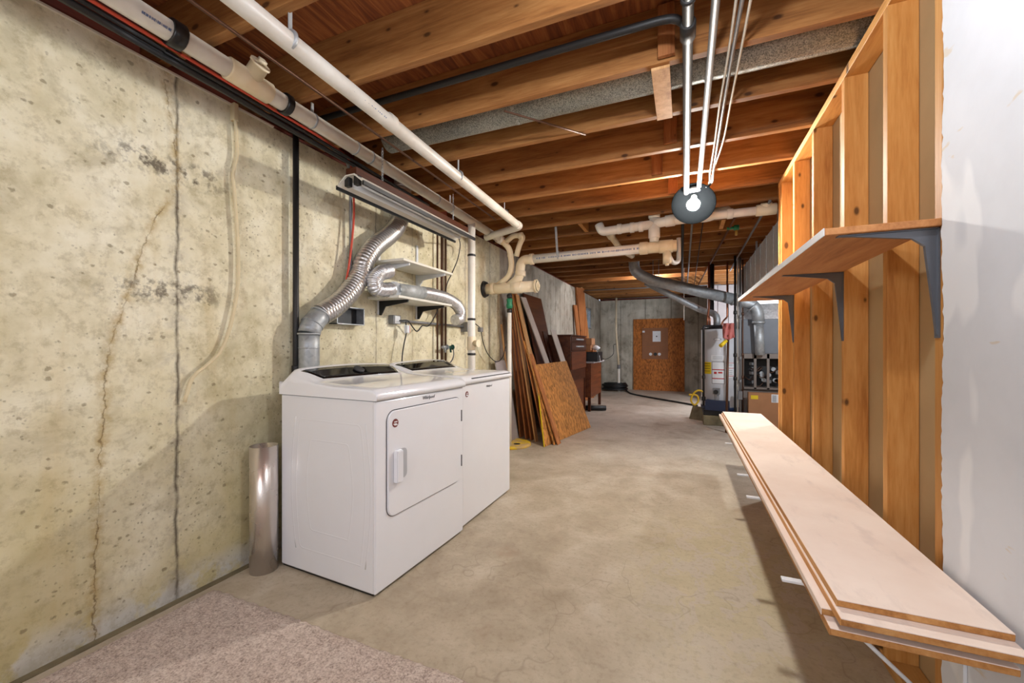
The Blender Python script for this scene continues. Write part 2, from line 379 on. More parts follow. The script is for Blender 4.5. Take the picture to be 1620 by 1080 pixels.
def m_yw():
    k = N('worn_yellow_paint'); v = k.coords()
    n = k.ramp(k.noise(v, 9, 6, .7, .6), [(.46, (0, 0, 0)), (.53, (1, 1, 1))])
    col = k.mix(n, lin((226, 190, 40)), lin((196, 164, 110)))
    return k.set(Base_Color=col, Roughness=.7)
M['yellow_wood'] = m_yw()
M['heater'] = plain('heater_enamel', (206, 208, 214), .3, coat=.2, vary=.02)
M['furnace_grey'] = plain('furnace_grey', (112, 116, 124), .5)
M['furnace_taupe'] = plain('furnace_taupe', (134, 122, 114), .45)
M['navy'] = plain('navy_plastic', (26, 42, 74), .4)
M['redcloth'] = plain('faded_red_cloth', (186, 108, 102), .9, bump=.6, bscale=40)
M['block'] = plain('mossy_concrete', (138, 126, 96), .9, bump=.7, bscale=40, vary=.25)
M['siding'] = plain('grey_siding', (176, 168, 168), .7)
M['rope'] = plain('cream_cord', (222, 206, 168), .8)
M['red_ink'] = plain('red_print', (190, 40, 44), .6)
M['badge'] = plain('badge_red', (120, 52, 48), .4)
M['logo'] = plain('logo_grey', (120, 122, 128), .35, .6)
M['wire'] = plain('bare_wire', (206, 200, 186), .5)
M['cord_yellow'] = plain('yellow_gas_hose', (226, 184, 40), .4)
M['pearl'] = plain('grey_wall_panel', (150, 142, 140), .7)
def m_emit(name, c, s):
    k = N(name); return k.set(Base_Color=(1, 1, 1, 1), Emission_Color=c, Emission_Strength=s)
M['bulb'] = m_emit('lit_bulb', (1, .95, .87, 1), BULB_L)
def m_glass():
    k = N('window_glass'); return k.set(Base_Color=(.8, .88, .95, 1), Roughness=.05, Transmission_Weight=.95, IOR=1.1)
M['glass'] = m_glass()

# ------------------------------------------------------------------ mesh helpers
def box(bm, x0, x1, y0, y1, z0, z1, bev=0, seg=2):
    r = bmesh.ops.create_cube(bm, size=1)
    vs = r['verts']
    bmesh.ops.scale(bm, vec=(abs(x1 - x0), abs(y1 - y0), abs(z1 - z0)), verts=vs)
    bmesh.ops.translate(bm, vec=((x0 + x1) / 2, (y0 + y1) / 2, (z0 + z1) / 2), verts=vs)
    if bev:
        es = {e for v in vs for e in v.link_edges}
        bmesh.ops.bevel(bm, geom=list(es), offset=bev, segments=seg, affect='EDGES', profile=.5)
    return vs
def hexa(bm, bottom, top):
    """solid between two quads given as four points each, same winding"""
    a = [bm.verts.new(p) for p in bottom]; b = [bm.verts.new(p) for p in top]
    bm.faces.new(a[::-1]); bm.faces.new(b)
    for i in range(4): bm.faces.new((a[i], a[(i + 1) % 4], b[(i + 1) % 4], b[i]))
def slab(bm, p00, p10, p01, t):
    """board with one face through p00,p10,p01 and thickness vector t"""
    p00, p10, p01, t = map(Vector, (p00, p10, p01, t)); p11 = p10 + p01 - p00
    q = [p00, p10, p11, p01]; hexa(bm, q, [p + t for p in q])
    bmesh.ops.recalc_face_normals(bm, faces=bm.faces[:])
def prism(bm, poly, axis, a, b):
    """extrude 2D poly along axis (0,1,2) from a to b"""
    def mk(p, t):
        return {0: (t, p[0], p[1]), 1: (p[0], t, p[1]), 2: (p[0], p[1], t)}[axis]
    A = [bm.verts.new(mk(p, a)) for p in poly]; B = [bm.verts.new(mk(p, b)) for p in poly]
    bm.faces.new(A); bm.faces.new(B[::-1])
    for i in range(len(A)): bm.faces.new((A[i], B[i], B[(i + 1) % len(A)], A[(i + 1) % len(A)]))
    bmesh.ops.recalc_face_normals(bm, faces=bm.faces[:])
def smooth_path(pts, step=.03, round_=True):
    pts = [Vector(p) for p in pts]
    if len(pts) < 3 or not round_:
        return pts
    out = []
    P = [2 * pts[0] - pts[1]] + pts + [2 * pts[-1] - pts[-2]]
    for i in range(1, len(P) - 2):
        n = max(2, int((P[i + 1] - P[i]).length / step))
        for j in range(n):
            t = j / n
            a, b, c, d = P[i - 1], P[i], P[i + 1], P[i + 2]
            out.append(.5 * ((2 * b) + (c - a) * t + (2 * a - 5 * b + 4 * c - d) * t * t + (3 * b - a - 3 * c + d) * t ** 3))
    out.append(pts[-1]); return out
def fillet(pts, r, n=6):
    """polyline with rounded corners of about radius r"""
    pts = [Vector(p) for p in pts]; out = [pts[0]]
    for i in range(1, len(pts) - 1):
        a, b, c = pts[i - 1], pts[i], pts[i + 1]
        u = (a - b); v = (c - b); q = min(r, u.length * .49, v.length * .49)
        p0 = b + u.normalized() * q; p1 = b + v.normalized() * q
        for j in range(n + 1):
            t = j / n; out.append((1 - t) ** 2 * p0 + 2 * t * (1 - t) * b + t * t * p1)
    out.append(pts[-1]); return out
def tube(bm, pts, r, seg=14, cap=True, open_r=None):
    pts = [Vector(p) for p in pts]
    rs = r if isinstance(r, (list, tuple)) else [r] * len(pts)
    T = []
    for i in range(len(pts)):
        a = pts[max(0, i - 1)]; b = pts[min(len(pts) - 1, i + 1)]
        d = b - a
        T.append(d.normalized() if d.length > 1e-9 else Vector((0, 0, 1)))
    u = T[0].orthogonal().normalized(); rings = []
    for i, p in enumerate(pts):
        u = (u - T[i] * u.dot(T[i])).normalized(); v = T[i].cross(u)
        rings.append([bm.verts.new(p + (u * math.cos(2 * PI * k / seg) + v * math.sin(2 * PI * k / seg)) * rs[i]) for k in range(seg)])
    for a, b in zip(rings, rings[1:]):
        for k in range(seg):
            f = bm.faces.new((a[k], a[(k + 1) % seg], b[(k + 1) % seg], b[k])); f.smooth = True
    if cap:
        bm.faces.new(rings[0][::-1]); bm.faces.new(rings[-1])
def pipe_to(bm, a, b, r, seg=16): tube(bm, [a, b], r, seg)
def collar(bm, c, d, r, w_, seg=18):
    c = Vector(c); d = Vector(d).normalized(); e = min(.004, w_ / 4)
    tube(bm, [c - d * w_ / 2, c - d * (w_ / 2 - e), c + d * (w_ / 2 - e), c + d * w_ / 2], [r - e, r, r, r - e], seg)
def corrugated(bm, pts, r, pitch=.012, depth=.004, seg=18, cap=True, rough=0):
    L = [0]
    for a, b in zip(pts, pts[1:]): L.append(L[-1] + (b - a).length)
    n = int(L[-1] / pitch * 4); out = []; rs = []; j = 0
    for i in range(n + 1):
        s = L[-1] * i / n
        while j < len(L) - 2 and L[j + 1] < s: j += 1
        t = (s - L[j]) / max(1e-9, L[j + 1] - L[j]); out.append(pts[j].lerp(pts[j + 1], min(1, max(0, t))))
        rs.append(r + depth * (0, 1, 0, -1)[i % 4] + (random.uniform(-rough, rough) if rough else 0))
    tube(bm, out, rs, seg, cap)
def open_cyl(bm, c, r, z0, z1, t=.002, seg=28):
    """upright open pipe with real wall thickness"""
    rings = []
    for (rr, z) in ((r, z0), (r, z1), (r - t, z1), (r - t, z0)):
        rings.append([bm.verts.new((c[0] + rr * math.cos(2 * PI * k / seg), c[1] + rr * math.sin(2 * PI * k / seg), z)) for k in range(seg)])
    for i in range(4):
        a, b = rings[i], rings[(i + 1) % 4]
        for k in range(seg):
            f = bm.faces.new((a[k], a[(k + 1) % seg], b[(k + 1) % seg], b[k])); f.smooth = True
    bmesh.ops.recalc_face_normals(bm, faces=bm.faces[:])
def lathe(bm, prof, c, seg=24, axis=(0, 0, 1)):
    q = Vector((0, 0, 1)).rotation_difference(Vector(axis).normalized()); c = Vector(c); rings = []
    for r, z in prof:
        rings.append([bm.verts.new(c + q @ Vector((r * math.cos(2 * PI * k / seg), r * math.sin(2 * PI * k / seg), z))) for k in range(seg)])
    for a, b in zip(rings, rings[1:]):
        for k in range(seg):
            f = bm.faces.new((a[k], a[(k + 1) % seg], b[(k + 1) % seg], b[k])); f.smooth = True
    bm.faces.new(rings[0][::-1]); bm.faces.new(rings[-1])
def rrect(w_, h_, r, n=6):
    out = []
    for cx, cy, a0 in ((w_ / 2 - r, h_ / 2 - r, 0), (-w_ / 2 + r, h_ / 2 - r, 90), (-w_ / 2 + r, -h_ / 2 + r, 180), (w_ / 2 - r, -h_ / 2 + r, 270)):
        for i in range(n + 1):
            a = math.radians(a0 + 90 * i / n); out.append((cx + r * math.cos(a), cy + r * math.sin(a)))
    return out
def BM(): return bmesh.new()

def link(name, bm, mat, parent=None, mats=None, origin=None):
    if parent is None and origin is None:
        xs = [v.co for v in bm.verts]
        lo = Vector([min(v[i] for v in xs) for i in range(3)]); hi = Vector([max(v[i] for v in xs) for i in range(3)])
        origin = Vector(((lo.x + hi.x) / 2, (lo.y + hi.y) / 2, lo.z))
    if parent is not None: origin = Vector(parent['_o'])
    origin = Vector(origin)
    bmesh.ops.translate(bm, vec=-origin, verts=bm.verts[:])
    bmesh.ops.recalc_face_normals(bm, faces=bm.faces[:])
    me = bpy.data.meshes.new(name); bm.to_mesh(me); bm.free()
    me.materials.append(M[mat])
    for m_ in (mats or []): me.materials.append(M[m_])
    o = bpy.data.objects.new(name, me); C.objects.link(o)
    if parent is not None: o.parent = parent
    else: o.location = origin
    o['_o'] = tuple(origin)
    return o
def tag(o, label, cat, group=None, kind=None):
    o['label'] = label; o['category'] = cat
    if group: o['group'] = group
    if kind: o['kind'] = kind
    return o
def one(name, bm, mat, label, cat, group=None, mats=None):
    return tag(link(name, bm, mat, mats=mats), label, cat, group)
def thing(name, loc, label, cat, group=None):
    o = bpy.data.objects.new(name, None); C.objects.link(o); o.location = loc; o['_o'] = tuple(loc)
    o.empty_display_size = .1
    return tag(o, label, cat, group)
def struct(name, bm, mat, label=None, mats=None):
    o = link(name, bm, mat, origin=(0, 0, 0), mats=mats); o['kind'] = 'structure'
    if label: o['label'] = label
    return o
def part(name, bm, mat, parent, label=None, mats=None):
    o = link(name, bm, mat, parent, mats)
    if label: o['label'] = label
    return o
def text_bm(s, size, origin, right, up, depth=.0006):
    cu = bpy.data.curves.new('t', 'FONT'); cu.body = s; cu.size = size; cu.extrude = depth; cu.align_x = 'CENTER'
    cu.shear = .25; cu.resolution_u = 2
    o = bpy.data.objects.new('t', cu); C.objects.link(o)
    me = bpy.data.meshes.new_from_object(o.evaluated_get(bpy.context.evaluated_depsgraph_get()))
    bpy.data.objects.remove(o); bpy.data.curves.remove(cu)
    r = Vector(right).normalized(); u = Vector(up).normalized(); n = r.cross(u)
    m = Matrix(((r.x, u.x, n.x, origin[0]), (r.y, u.y, n.y, origin[1]), (r.z, u.z, n.z, origin[2]), (0, 0, 0, 1)))
    me.transform(m); bm = BM(); bm.from_mesh(me); bpy.data.meshes.remove(me); return bm

# ------------------------------------------------------------------ room shell
WX = -2.173; JB = 2.46; JT = 2.715; FY = 11.47; BY = -2.7; RX = 2.9
WT = 2.43
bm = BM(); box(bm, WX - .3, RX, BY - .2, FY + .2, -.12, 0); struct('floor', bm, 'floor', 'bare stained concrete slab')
bm = BM()
# left wall with a window opening near its far end
wy0 = onx(923, 500, WX).y; wy1 = onx(937, 500, WX).y; wz0, wz1 = 1.60, 2.12
box(bm, WX - .22, WX, BY, wy0, 0, WT); box(bm, WX - .22, WX, wy1, FY, 0, WT)
box(bm, WX - .22, WX, wy0, wy1, 0, wz0); box(bm, WX - .22, WX, wy0, wy1, wz1, WT)
struct('wall_left', bm, 'wall', 'poured concrete wall, cream near the camera and grey beyond')
bm = BM(); box(bm, WX - .22, RX, FY, FY + .2, 0, WT); struct('wall_back', bm, 'greywall', 'grey concrete end wall')
bm = BM(); box(bm, WX - .22, RX, BY - .2, BY, 0, JT); struct('wall_front', bm, 'drywall')
bm = BM(); box(bm, RX, RX + .15, BY - .2, FY + .2, 0, JT); struct('wall_right', bm, 'greywall')
bm = BM(); box(bm, WX - .3, RX + .15, BY - .2, FY + .2, JT, JT + .03); struct('ceiling', bm, 'subfloor', 'plywood subfloor seen from below')
# window
bm = BM()
for a in ((wy0, wy0 + .04), (wy1 - .04, wy1), ((wy0 + wy1) / 2 - .015, (wy0 + wy1) / 2 + .015)): box(bm, WX - .1, WX - .04, a[0], a[1], wz0, wz1)
box(bm, WX - .1, WX - .04, wy0, wy1, wz0, wz0 + .04); box(bm, WX - .1, WX - .04, wy0, wy1, wz1 - .04, wz1)
struct('window_1', bm, 'galv_dark', 'small high basement window')
bm = BM(); box(bm, WX - .075, WX - .07, wy0 + .04, wy1 - .04, wz0 + .04, wz1 - .04)
o = link('window_pane', bm, 'glass', origin=(0, 0, 0)); o.parent = bpy.data.objects['window_1']
# rim and sill on top of the left wall
bm = BM(); box(bm, WX - .2, WX - .02, BY, FY, WT + .005, JB); box(bm, WX - .2, WX - .16, BY, FY, JB, JT)
struct('trim_1', bm, 'sill', 'dark red sill plate and rim board on the left wall')
bm = BM(); box(bm, WX - .06, WX + .012, BY, 1.62, WT - .002, WT + .006); struct('trim_2', bm, 'gypsum', 'pale sill seal strip')
bm = BM(); box(bm, WX, RX, FY - .02, FY + .16, WT, JT); struct('trim_3', bm, 'sill')
# foot of left wall: dusty groove
bm = BM(); box(bm, WX, WX + .035, BY, 1.5, 0, .004); struct('trim_4', bm, 'block')
# stud wall plates + drywall
SX = .68
bm = BM(); box(bm, SX, SX + .089, BY, 3.78, JB - .04, JB - .001, .002, 1); o = one('top_plate', bm, 'plate', 'pale timber top plate running over the bare studs on the right', 'timber')
bm = BM(); box(bm, SX, SX + .089, BY, 3.78, 0, .038, .002, 1); one('bottom_plate', bm, 'plate', 'timber bottom plate on the floor under the bare studs', 'timber')
ends = [(1.558, 'end stud beside the torn drywall edge on the right'), (1.90, 'widest-looking bare stud on the right, with a large dark knot below the shelf'),
        (2.334, 'bare stud carrying the middle grey shelf bracket'), (2.82, 'third bare stud back from the torn drywall edge'),
        (3.27, 'bare stud carrying the farthest grey shelf bracket'), (3.66, 'inner stud of the pair ending the open stud wall'), (3.741, 'last stud of the open wall, next to the furnace')]
for y, lb in ends:
    bm = BM(); box(bm, SX, SX + .089, y, y + .038, .038, JB - .04, .002, 1)
    one('wall_stud', bm, 'stud', lb, 'stud', 'bare studs of the unfinished wall')
for y in (1.12, .68, .24):
    pass
# drywall on the aisle side, ragged far edge
bm = BM()
x0, x1 = SX - .0135, SX - .0005
N_ = 160; prev = None
ys = []
for i in range(N_ + 1):
    z = .01 + (JB - .02) * i / N_
    ys.append((1.527 + random.uniform(-.005, .004) + .004 * math.sin(z * 9), z))
f0 = [bm.verts.new((x0, y, z)) for y, z in ys]; f1 = [bm.verts.new((x1, y + random.uniform(-.004, .002), z)) for y, z in ys]
b0 = [bm.verts.new((x0, BY, z)) for y, z in ys]; b1 = [bm.verts.new((x1, BY, z)) for y, z in ys]
for i in range(N_):
    for q in ((b0[i], f0[i], f0[i + 1], b0[i + 1]), (f1[i], b1[i], b1[i + 1], f1[i + 1])): bm.faces.new(q)
    f = bm.faces.new((f0[i], f1[i], f1[i + 1], f0[i + 1])); f.material_index = 1
    bm.faces.new((b1[i], b0[i], b0[i + 1], b1[i + 1]))
bm.faces.new((b0[0], b1[0], f1[0], f0[0])); bm.faces.new((b0[-1], f0[-1], f1[-1], b1[-1]))
struct('wall_partition', bm, 'drywall', 'white painted drywall with a torn edge', ['gypsum'])
bm = BM(); box(bm, SX + .09, SX + .103, BY, 3.78, .01, JB - .001); box(bm, SX + .0885, SX + .0905, BY, 3.78, 1.30, 1.306)
struct('wall_partition_rear', bm, 'drywall_back', 'brown paper back of the drywall in the next room')
# joists
joist_y = []
jl = {0: 'joist whose dark side face is in the upper left corner of the photo', 1: 'nearest full-width joist, above the long cream pipes, close to the camera',
      2: 'joist just in front of the round galvanised duct', 3: 'joist just behind the round galvanised duct', 4: 'second joist behind the round galvanised duct',
      5: 'third joist behind the round galvanised duct', 6: 'joist nearest the lit bulb', 7: 'joist just in front of the white drain cross', 8: 'joist just behind the white drain cross'}
words = ['ninth', 'tenth', 'eleventh', 'twelfth', 'thirteenth', 'fourteenth', 'fifteenth', 'sixteenth', 'seventeenth', 'eighteenth', 'nineteenth', 'twentieth', 'twenty-first', 'twenty-second', 'twenty-third', 'twenty-fourth', 'twenty-fifth']
k = -8
while True:
    yf = 1.56 + .4435 * k
    if yf > FY - .15: break
    if k >= -3:
        joist_y.append(yf)
        bm = BM(); box(bm, WX - .155, RX, yf - .041, yf, JB, JT, .0025, 1)
        o = link('floor_joist', bm, 'joist')
        i = k + 1
        if i in jl: lb = 'orange-brown timber ' + jl[i]
        elif i < 0: lb = {-1: 'timber joist right above the camera, just past the top edge of the photo', -2: 'timber joist overhead level with the camera'}[i]
        else: lb = 'dim far ceiling joist, %s joist counted from the camera' % words[i - 9]
        tag(o, lb, 'joist', 'timber floor joists')
    k += 1
# blocks and cleats between joists
def cleat(px0, py0, px1, py1, yface, mat, lb, up=None):
    a = ony(px0, py0, yface); b = ony(px1, py1, yface)
    bm = BM(); box(bm, min(a.x, b.x), max(a.x, b.x), yface - .022, yface - .0005, min(a.z, b.z), up or max(a.z, b.z), .001, 1)
    one('timber_cleat', bm, mat, lb, 'timber block', 'blocks fixed across the joists')
pa, pb = onz(1030, 112, JB - .012), onz(1060, 112, JB - .012)
bm = BM(); box(bm, pa.x, pb.x, 1.985, 2.435, JB - .014, JB - .0005, .001, 1)
one('timber_cleat', bm, 'joist_plain', 'pale plywood strip nailed under two joists across the round duct', 'timber block', 'blocks fixed across the joists')
cleat(1041, 0, 1068, 88, 1.955, 'plank', 'darker block on the joist left of the black gas pipe', 2.70)
cleat(1050, 180, 1071, 226, 2.84, 'plank', 'block on the joist behind the pale cleat', 2.70)
cleat(1031, 245, 1048, 276, 3.29, 'plank', 'block left of the pipes in the bay in front of the bulb', 2.70)
cleat(1057, 283, 1072, 306, 3.73, 'plank', 'small block just left of the lit bulb', 2.70)

# carpet
bm = BM()
cy = 1.262
nx, ny = 150, 90
vs = {}
cx0, cx1, cyb = -2.095, SX - .02, -.6
for i in range(nx + 1):
    for j in range(ny + 1):
        x = cx0 + (cx1 - cx0) * i / nx; y = cyb + (cy - cyb) * (j / ny)
        if j == ny: y += random.uniform(-.008, .004)
        z = .012 + noise.noise(Vector((x * 40, y * 40, 0))) * .002
        if i == 0 or j == ny: z = .003
        vs[i, j] = bm.verts.new((x, y, z))
for i in range(nx):
    for j in range(ny):
        bm.faces.new((vs[i, j], vs[i + 1, j], vs[i + 1, j + 1], vs[i, j + 1])).smooth = True
bmesh.ops.delete(bm, geom=[], context='VERTS')
one('carpet', bm, 'carpet', 'beige pink pile carpet with a cut edge across the bottom left', 'carpet')

# ------------------------------------------------------------------ dryer and washer
def appliance(name, near, far, D, body_h, lid_rise, label, dryer):
    """near/far: front bottom corners on the floor; local frame u along the front, v toward the wall"""
    near = Vector((near[0], near[1], 0)); far = Vector((far[0], far[1], 0))
    W = (far - near).length; u = (far - near).normalized(); v = Vector((-u.y, u.x, 0))   # v points to -x
    base = near + u * W / 2 + v * D / 2
    t = thing(name, base, label, 'dryer' if dryer else 'washing machine')
    def P(a, b, z): return near + u * a + v * b + Vector((0, 0, z))
    def L(bm):          # local (a along front, b depth, z) to world
        for q in bm.verts: q.co = P(q.co.x, q.co.y, q.co.z)
    bm = BM(); box(bm, .003, W - .003, .016, D, .012, body_h - .003, .006, 2); L(bm); part('cabinet', bm, 'enamel', t)
    bm = BM(); box(bm, 0, W, 0, .018, .014, body_h - .004, .007, 3); L(bm); part('front_panel', bm, 'enamel', t)
    bm = BM(); box(bm, .004, W - .004, .006, D - .004, body_h - .0038, body_h - .0002); L(bm); part('lid_gap', bm, 'seam', t, 'dark gap under the lid')
    bm = BM(); box(bm, .008, W - .008, .02, D - .01, .003, .0118); L(bm); part('base_shadow_gap', bm, 'black', t, 'black strip painted for the shade at the base')  # black slab put in for the shadow line under the cabinet
    bm = BM()
    for a in (.05, W - .05):
        for b in (.06, D - .06): lathe(bm, [(.02, 0), (.02, .014)], (0, 0, 0), 12); bmesh.ops.translate(bm, vec=(a, b, 0), verts=bm.verts[-24:])
    L(bm); 
    # each foot separately
    bm.free()
    for a in (.05, W - .05):
        for b in (.06, D - .06):
            bm = BM(); lathe(bm, [(.02, 0), (.02, .0145)], (a, b, 0), 12); L(bm); part('foot', bm, 'black', t)
    # lid: loft of profiles along the width so that the crest of the console arches
    def prof(f):
        arch = 1 - (2 * f - 1) ** 2                       # 0 at the ends, 1 in the middle
        e = min(f, 1 - f)
        soft = min(1, e / .05); cre = min(1, e / .06)
        crest = 1.0 + (.056 + .016 * arch) * cre ** .5
        k = lid_rise
        return [(-.012, body_h), (-.016, body_h + .022), (-.010, body_h + .035), (.012, body_h + k - .004 - .006 * (1 - soft)), (.03, body_h + k - .006 * (1 - soft)),
                (D * .40, .985 - .010 * (1 - soft)), (D * .60, .987 + .006 * cre), (D * .66, .992 + .01 * cre), (D * .83, crest - .008), (D * .87, crest), (D * .90, crest - .002), (D * .985, crest - .055 * (1 - .2)), (D + .005, .99), (D + .005, body_h)]
    bm = BM(); n = 28; rows = []
    fs = [0, .004, .012, .03, .05, .08, .11] + [i / n for i in range(4, n - 3)] + [.89, .92, .95, .97, .988, .996, 1]
    for f in fs:
        pr = prof(f); rnd_ = 0
        if f in (0, 1): pr = [(b, z - (.008 if 0 < i_ < len(pr) - 1 else 0)) for i_, (b, z) in enumerate(pr)]
        rows.append([bm.verts.new((-.006 + (W + .012) * f, b, z)) for b, z in pr])
    for a, b in zip(rows, rows[1:]):
        for i in range(len(a) - 1): bm.faces.new((a[i], b[i], b[i + 1], a[i + 1])).smooth = True
        bm.faces.new((a[-1], b[-1], b[0], a[0]))
    bm.faces.new(rows[0]); bm.faces.new(rows[-1][::-1])
    L(bm); top = part('lid', bm, 'enamel_lid', t)
    # black glass panel lies on the console slope
    bm = BM(); rows = []
    for i in range(25):
        g = i / 24; f = .10 + .80 * g
        pr = prof(f); a0 = pr[7]; a1 = pr[9]
        lo = Vector((a0[0] - .012, a0[1] - .001)); hi = Vector((a1[0] - .012, a1[1] - .002))
        side = min(g, 1 - g)
        wA = -.006 + (W + .012) * f + (.05 * (.5 - g) * 2) * 0
        bot = -.006 + (W + .012) * (.12 + .76 * g); topx = -.006 + (W + .012) * (.05 + .90 * g)
        r = []
        for q in range(5):
            s_ = q / 4; mid = lo.lerp(hi, s_); x_ = bot + (topx - bot) * s_
            ff = (x_ + .006) / (W + .012); pp = prof(ff)
            b_ = pp[7][0] + .006 + (pp[8][0] - .008 - pp[7][0]) * s_
            # height along the console profile
            if b_ <= pp[8][0]: zz = pp[7][1] + (pp[8][1] - pp[7][1]) * (b_ - pp[7][0]) / (pp[8][0] - pp[7][0])
            else: zz = pp[8][1] + (pp[9][1] - pp[8][1]) * (b_ - pp[8][0]) / (pp[9][0] - pp[8][0])
            r.append((x_, b_, zz + .0012))
        rows.append(r)
    top_v = [[bm.verts.new(p) for p in r] for r in rows]; bot_v = [[bm.verts.new((p[0], p[1], p[2] - .008)) for p in r] for r in rows]
    for a, b, c, d in zip(top_v, top_v[1:], bot_v, bot_v[1:]):
        for q in range(4): bm.faces.new((a[q], b[q], b[q + 1], a[q + 1])).smooth = True; bm.faces.new((c[q], c[q + 1], d[q + 1], d[q]))
        bm.faces.new((a[0], c[0], d[0], b[0])); bm.faces.new((a[4], b[4], d[4], c[4]))
    bm.faces.new([top_v[0][q] for q in range(5)] + [bot_v[0][q] for q in range(4, -1, -1)])
    bm.faces.new([bot_v[-1][q] for q in range(5)] + [top_v[-1][q] for q in range(4, -1, -1)])
    L(bm); pnl = part('control_panel', bm, 'glass_black', t, 'glossy black control panel')
    # dial ring printed on the panel
    if dryer:
        bm = BM(); pp = prof(.5); b_ = (pp[7][0] + pp[9][0]) / 2; zz = (pp[7][1] + pp[8][1]) / 2 + .017
        sl = Vector((0, pp[8][0] - pp[7][0], pp[8][1] - pp[7][1])).normalized()
        c = Vector((W / 2, pp[7][0] + .055, pp[7][1] + (pp[8][1] - pp[7][1]) * .055 / (pp[8][0] - pp[7][0]) + .006))
        nrm = Vector((1, 0, 0)).cross(sl)
        tube(bm, [c - nrm * .002, c + nrm * .008, c + nrm * .011], [.032, .032, .027], 24); L(bm); part('dial', bm, 'seam', pnl)
    # badge and logo
    def badge(a, z, rr, off=0):
        bm = BM(); lathe(bm, [(rr, 0), (rr, .0018)], (0, 0, 0), 28, (0, -1, 0)); bmesh.ops.translate(bm, vec=(a, -.0005 + off, z), verts=bm.verts[:]); L(bm)
        bd = part('round_sticker', bm, 'badge', t, 'round red brown sticker')
        for dz, dx in ((.006, .002), (-.004, -.003), (-.009, .003)):
            bm = BM(); box(bm, a - rr * .55 + dx, a + rr * .5 + dx, -.0032 + off, -.0022 + off, z + dz - .0025, z + dz + .0025); L(bm); part('printed_mark', bm, 'paper', bd)
        return bd
    if dryer:
        # door: separate rounded plate, dark gap round it
        dw0, dw1, dz0, dz1 = .075, W - .035, .345, .862
        bm = BM(); pr = rrect(dw1 - dw0 + .008, dz1 - dz0 + .008, .055); prism(bm, [((dw0 + dw1) / 2 + a, (dz0 + dz1) / 2 + b) for a, b in pr], 1, -.0012, .006); L(bm); part('door_gap', bm, 'seam', t, 'dark gap round the door')
        bm = BM(); pr = rrect(dw1 - dw0, dz1 - dz0, .05)
        prism(bm, [((dw0 + dw1) / 2 + a, (dz0 + dz1) / 2 + b) for a, b in pr], 1, -.009, .004)
        es = [e for e in bm.edges if all(abs(q.co.y + .009) < 1e-5 for q in e.verts)]
        bmesh.ops.bevel(bm, geom=es, offset=.004, segments=3, affect='EDGES'); L(bm); d = part('door', bm, 'enamel', t)
        # handle: flat plate in the shade tone of a pocket, and a proud grip
        hz = .59
        bm = BM(); pr = rrect(.062, .15, .025); prism(bm, [(dw0 + .105 + a, hz + b) for a, b in pr], 1, -.0105, -.0085); L(bm); part('handle_shade_plate', bm, 'pocket_shade', d)
        bm = BM(); prism(bm, [(dw0 + .035, -.010), (dw0 + .040, -.034), (dw0 + .078, -.038), (dw0 + .092, -.010)], 2, hz - .082, hz + .075)
        bmesh.ops.bevel(bm, geom=bm.edges[:], offset=.004, segments=2, affect='EDGES'); L(bm); part('handle', bm, 'enamel', d)
        for zc in (.745, .465):
            bm = BM(); box(bm, dw1 + .001, dw1 + .006, -.012, -.004, zc - .035, zc + .035, .001, 1); L(bm); part('hinge', bm, 'logo', t, 'thin dark hinge')
        badge(dw0 + .05, .80, .021, -.0085)
        bm = text_bm('Whirlpool', .026, (W * .53, -.0012, .888), (1, 0, 0), (0, 0, 1)); L(bm); part('nameplate', bm, 'logo', t, 'small grey nameplate lettering')
        # pressed ribs on the near side
        for sc_, off in ((1, .0022), (.62, .0040)):
            hw = .215 * sc_; ya, yb = .13 if sc_ == 1 else .235, .80 if sc_ == 1 else .70
            mid = .31
            pts = []
            for i in range(13):
                f = i / 12; bul = math.sin(PI * f) * .03
                pts.append((mid - hw - bul + .03 * (1 - f) * 0, ya + (yb - ya) * f))
            pts2 = [(2 * mid - p[0], p[1]) for p in pts[::-1]]
            loop = pts + pts2
            bm = BM(); path = [Vector((.0142, b, z)) for b, z in loop + [loop[0]]]
            tube(bm, fillet(path, .05, 4), .012, 16, False)
            L(bm); part('pressed_rib', bm, 'enamel', t)
        for sgn in (-1, 1):
            bm = BM(); path = [Vector((.0142, .31 + sgn * (.245 + .035 * math.sin(PI * f)), .12 + .69 * f)) for f in [i / 14 for i in range(15)]]
            tube(bm, path, .012, 16); L(bm); part('pressed_rib', bm, 'enamel', t)
    else:
        badge(.055, body_h - .065, .019)
        bm = text_bm('Whirlpool', .022, (W * .5, -.0012, body_h - .045), (1, 0, 0), (0, 0, 1)); L(bm); part('nameplate', bm, 'logo', t, 'small grey nameplate lettering')
        bm = BM(); tube(bm, [Vector((.10, .005, body_h + .0325)), Vector((W - .03, .005, body_h + .0325))], .004, 8)
        bmesh.ops.translate(bm, vec=(0, -.015, .002), verts=bm.verts[:]); L(bm); part('door_gap', bm, 'seam', t, 'dark gap under the front edge of the washer lid')
    return t
appliance('clothes_dryer', (-1.329, 1.506), (-1.292, 2.262), .672, .922, .055, 'white clothes dryer with a square door, nearest the camera', True)
appliance('washing_machine', (-1.318, 2.30), (-1.310, 3.055), .69, .928, .055, 'white top-loading washing machine standing behind the dryer', False)

# shiny loose pipe by the dryer
bm = BM(); open_cyl(bm, (-2.048, 1.478), .067, 0, .655); one('duct_pipe', bm, 'steel', 'shiny open metal duct pipe standing on the floor beside the dryer', 'duct pipe')

# ------------------------------------------------------------------ left wall fittings
bm = BM(); a = onx(470, 205, -2.12); tube(bm, [Vector((-2.13, a.y, 0.02)), Vector((-2.13, a.y, 2.50))], .017, 12)
collar(bm, (-2.13, a.y, 1.04), (0, 0, 1), .024, .05); one('black_iron_pipe', bm, 'black_iron', 'black iron pipe running down the left wall behind the dryer', 'pipe')

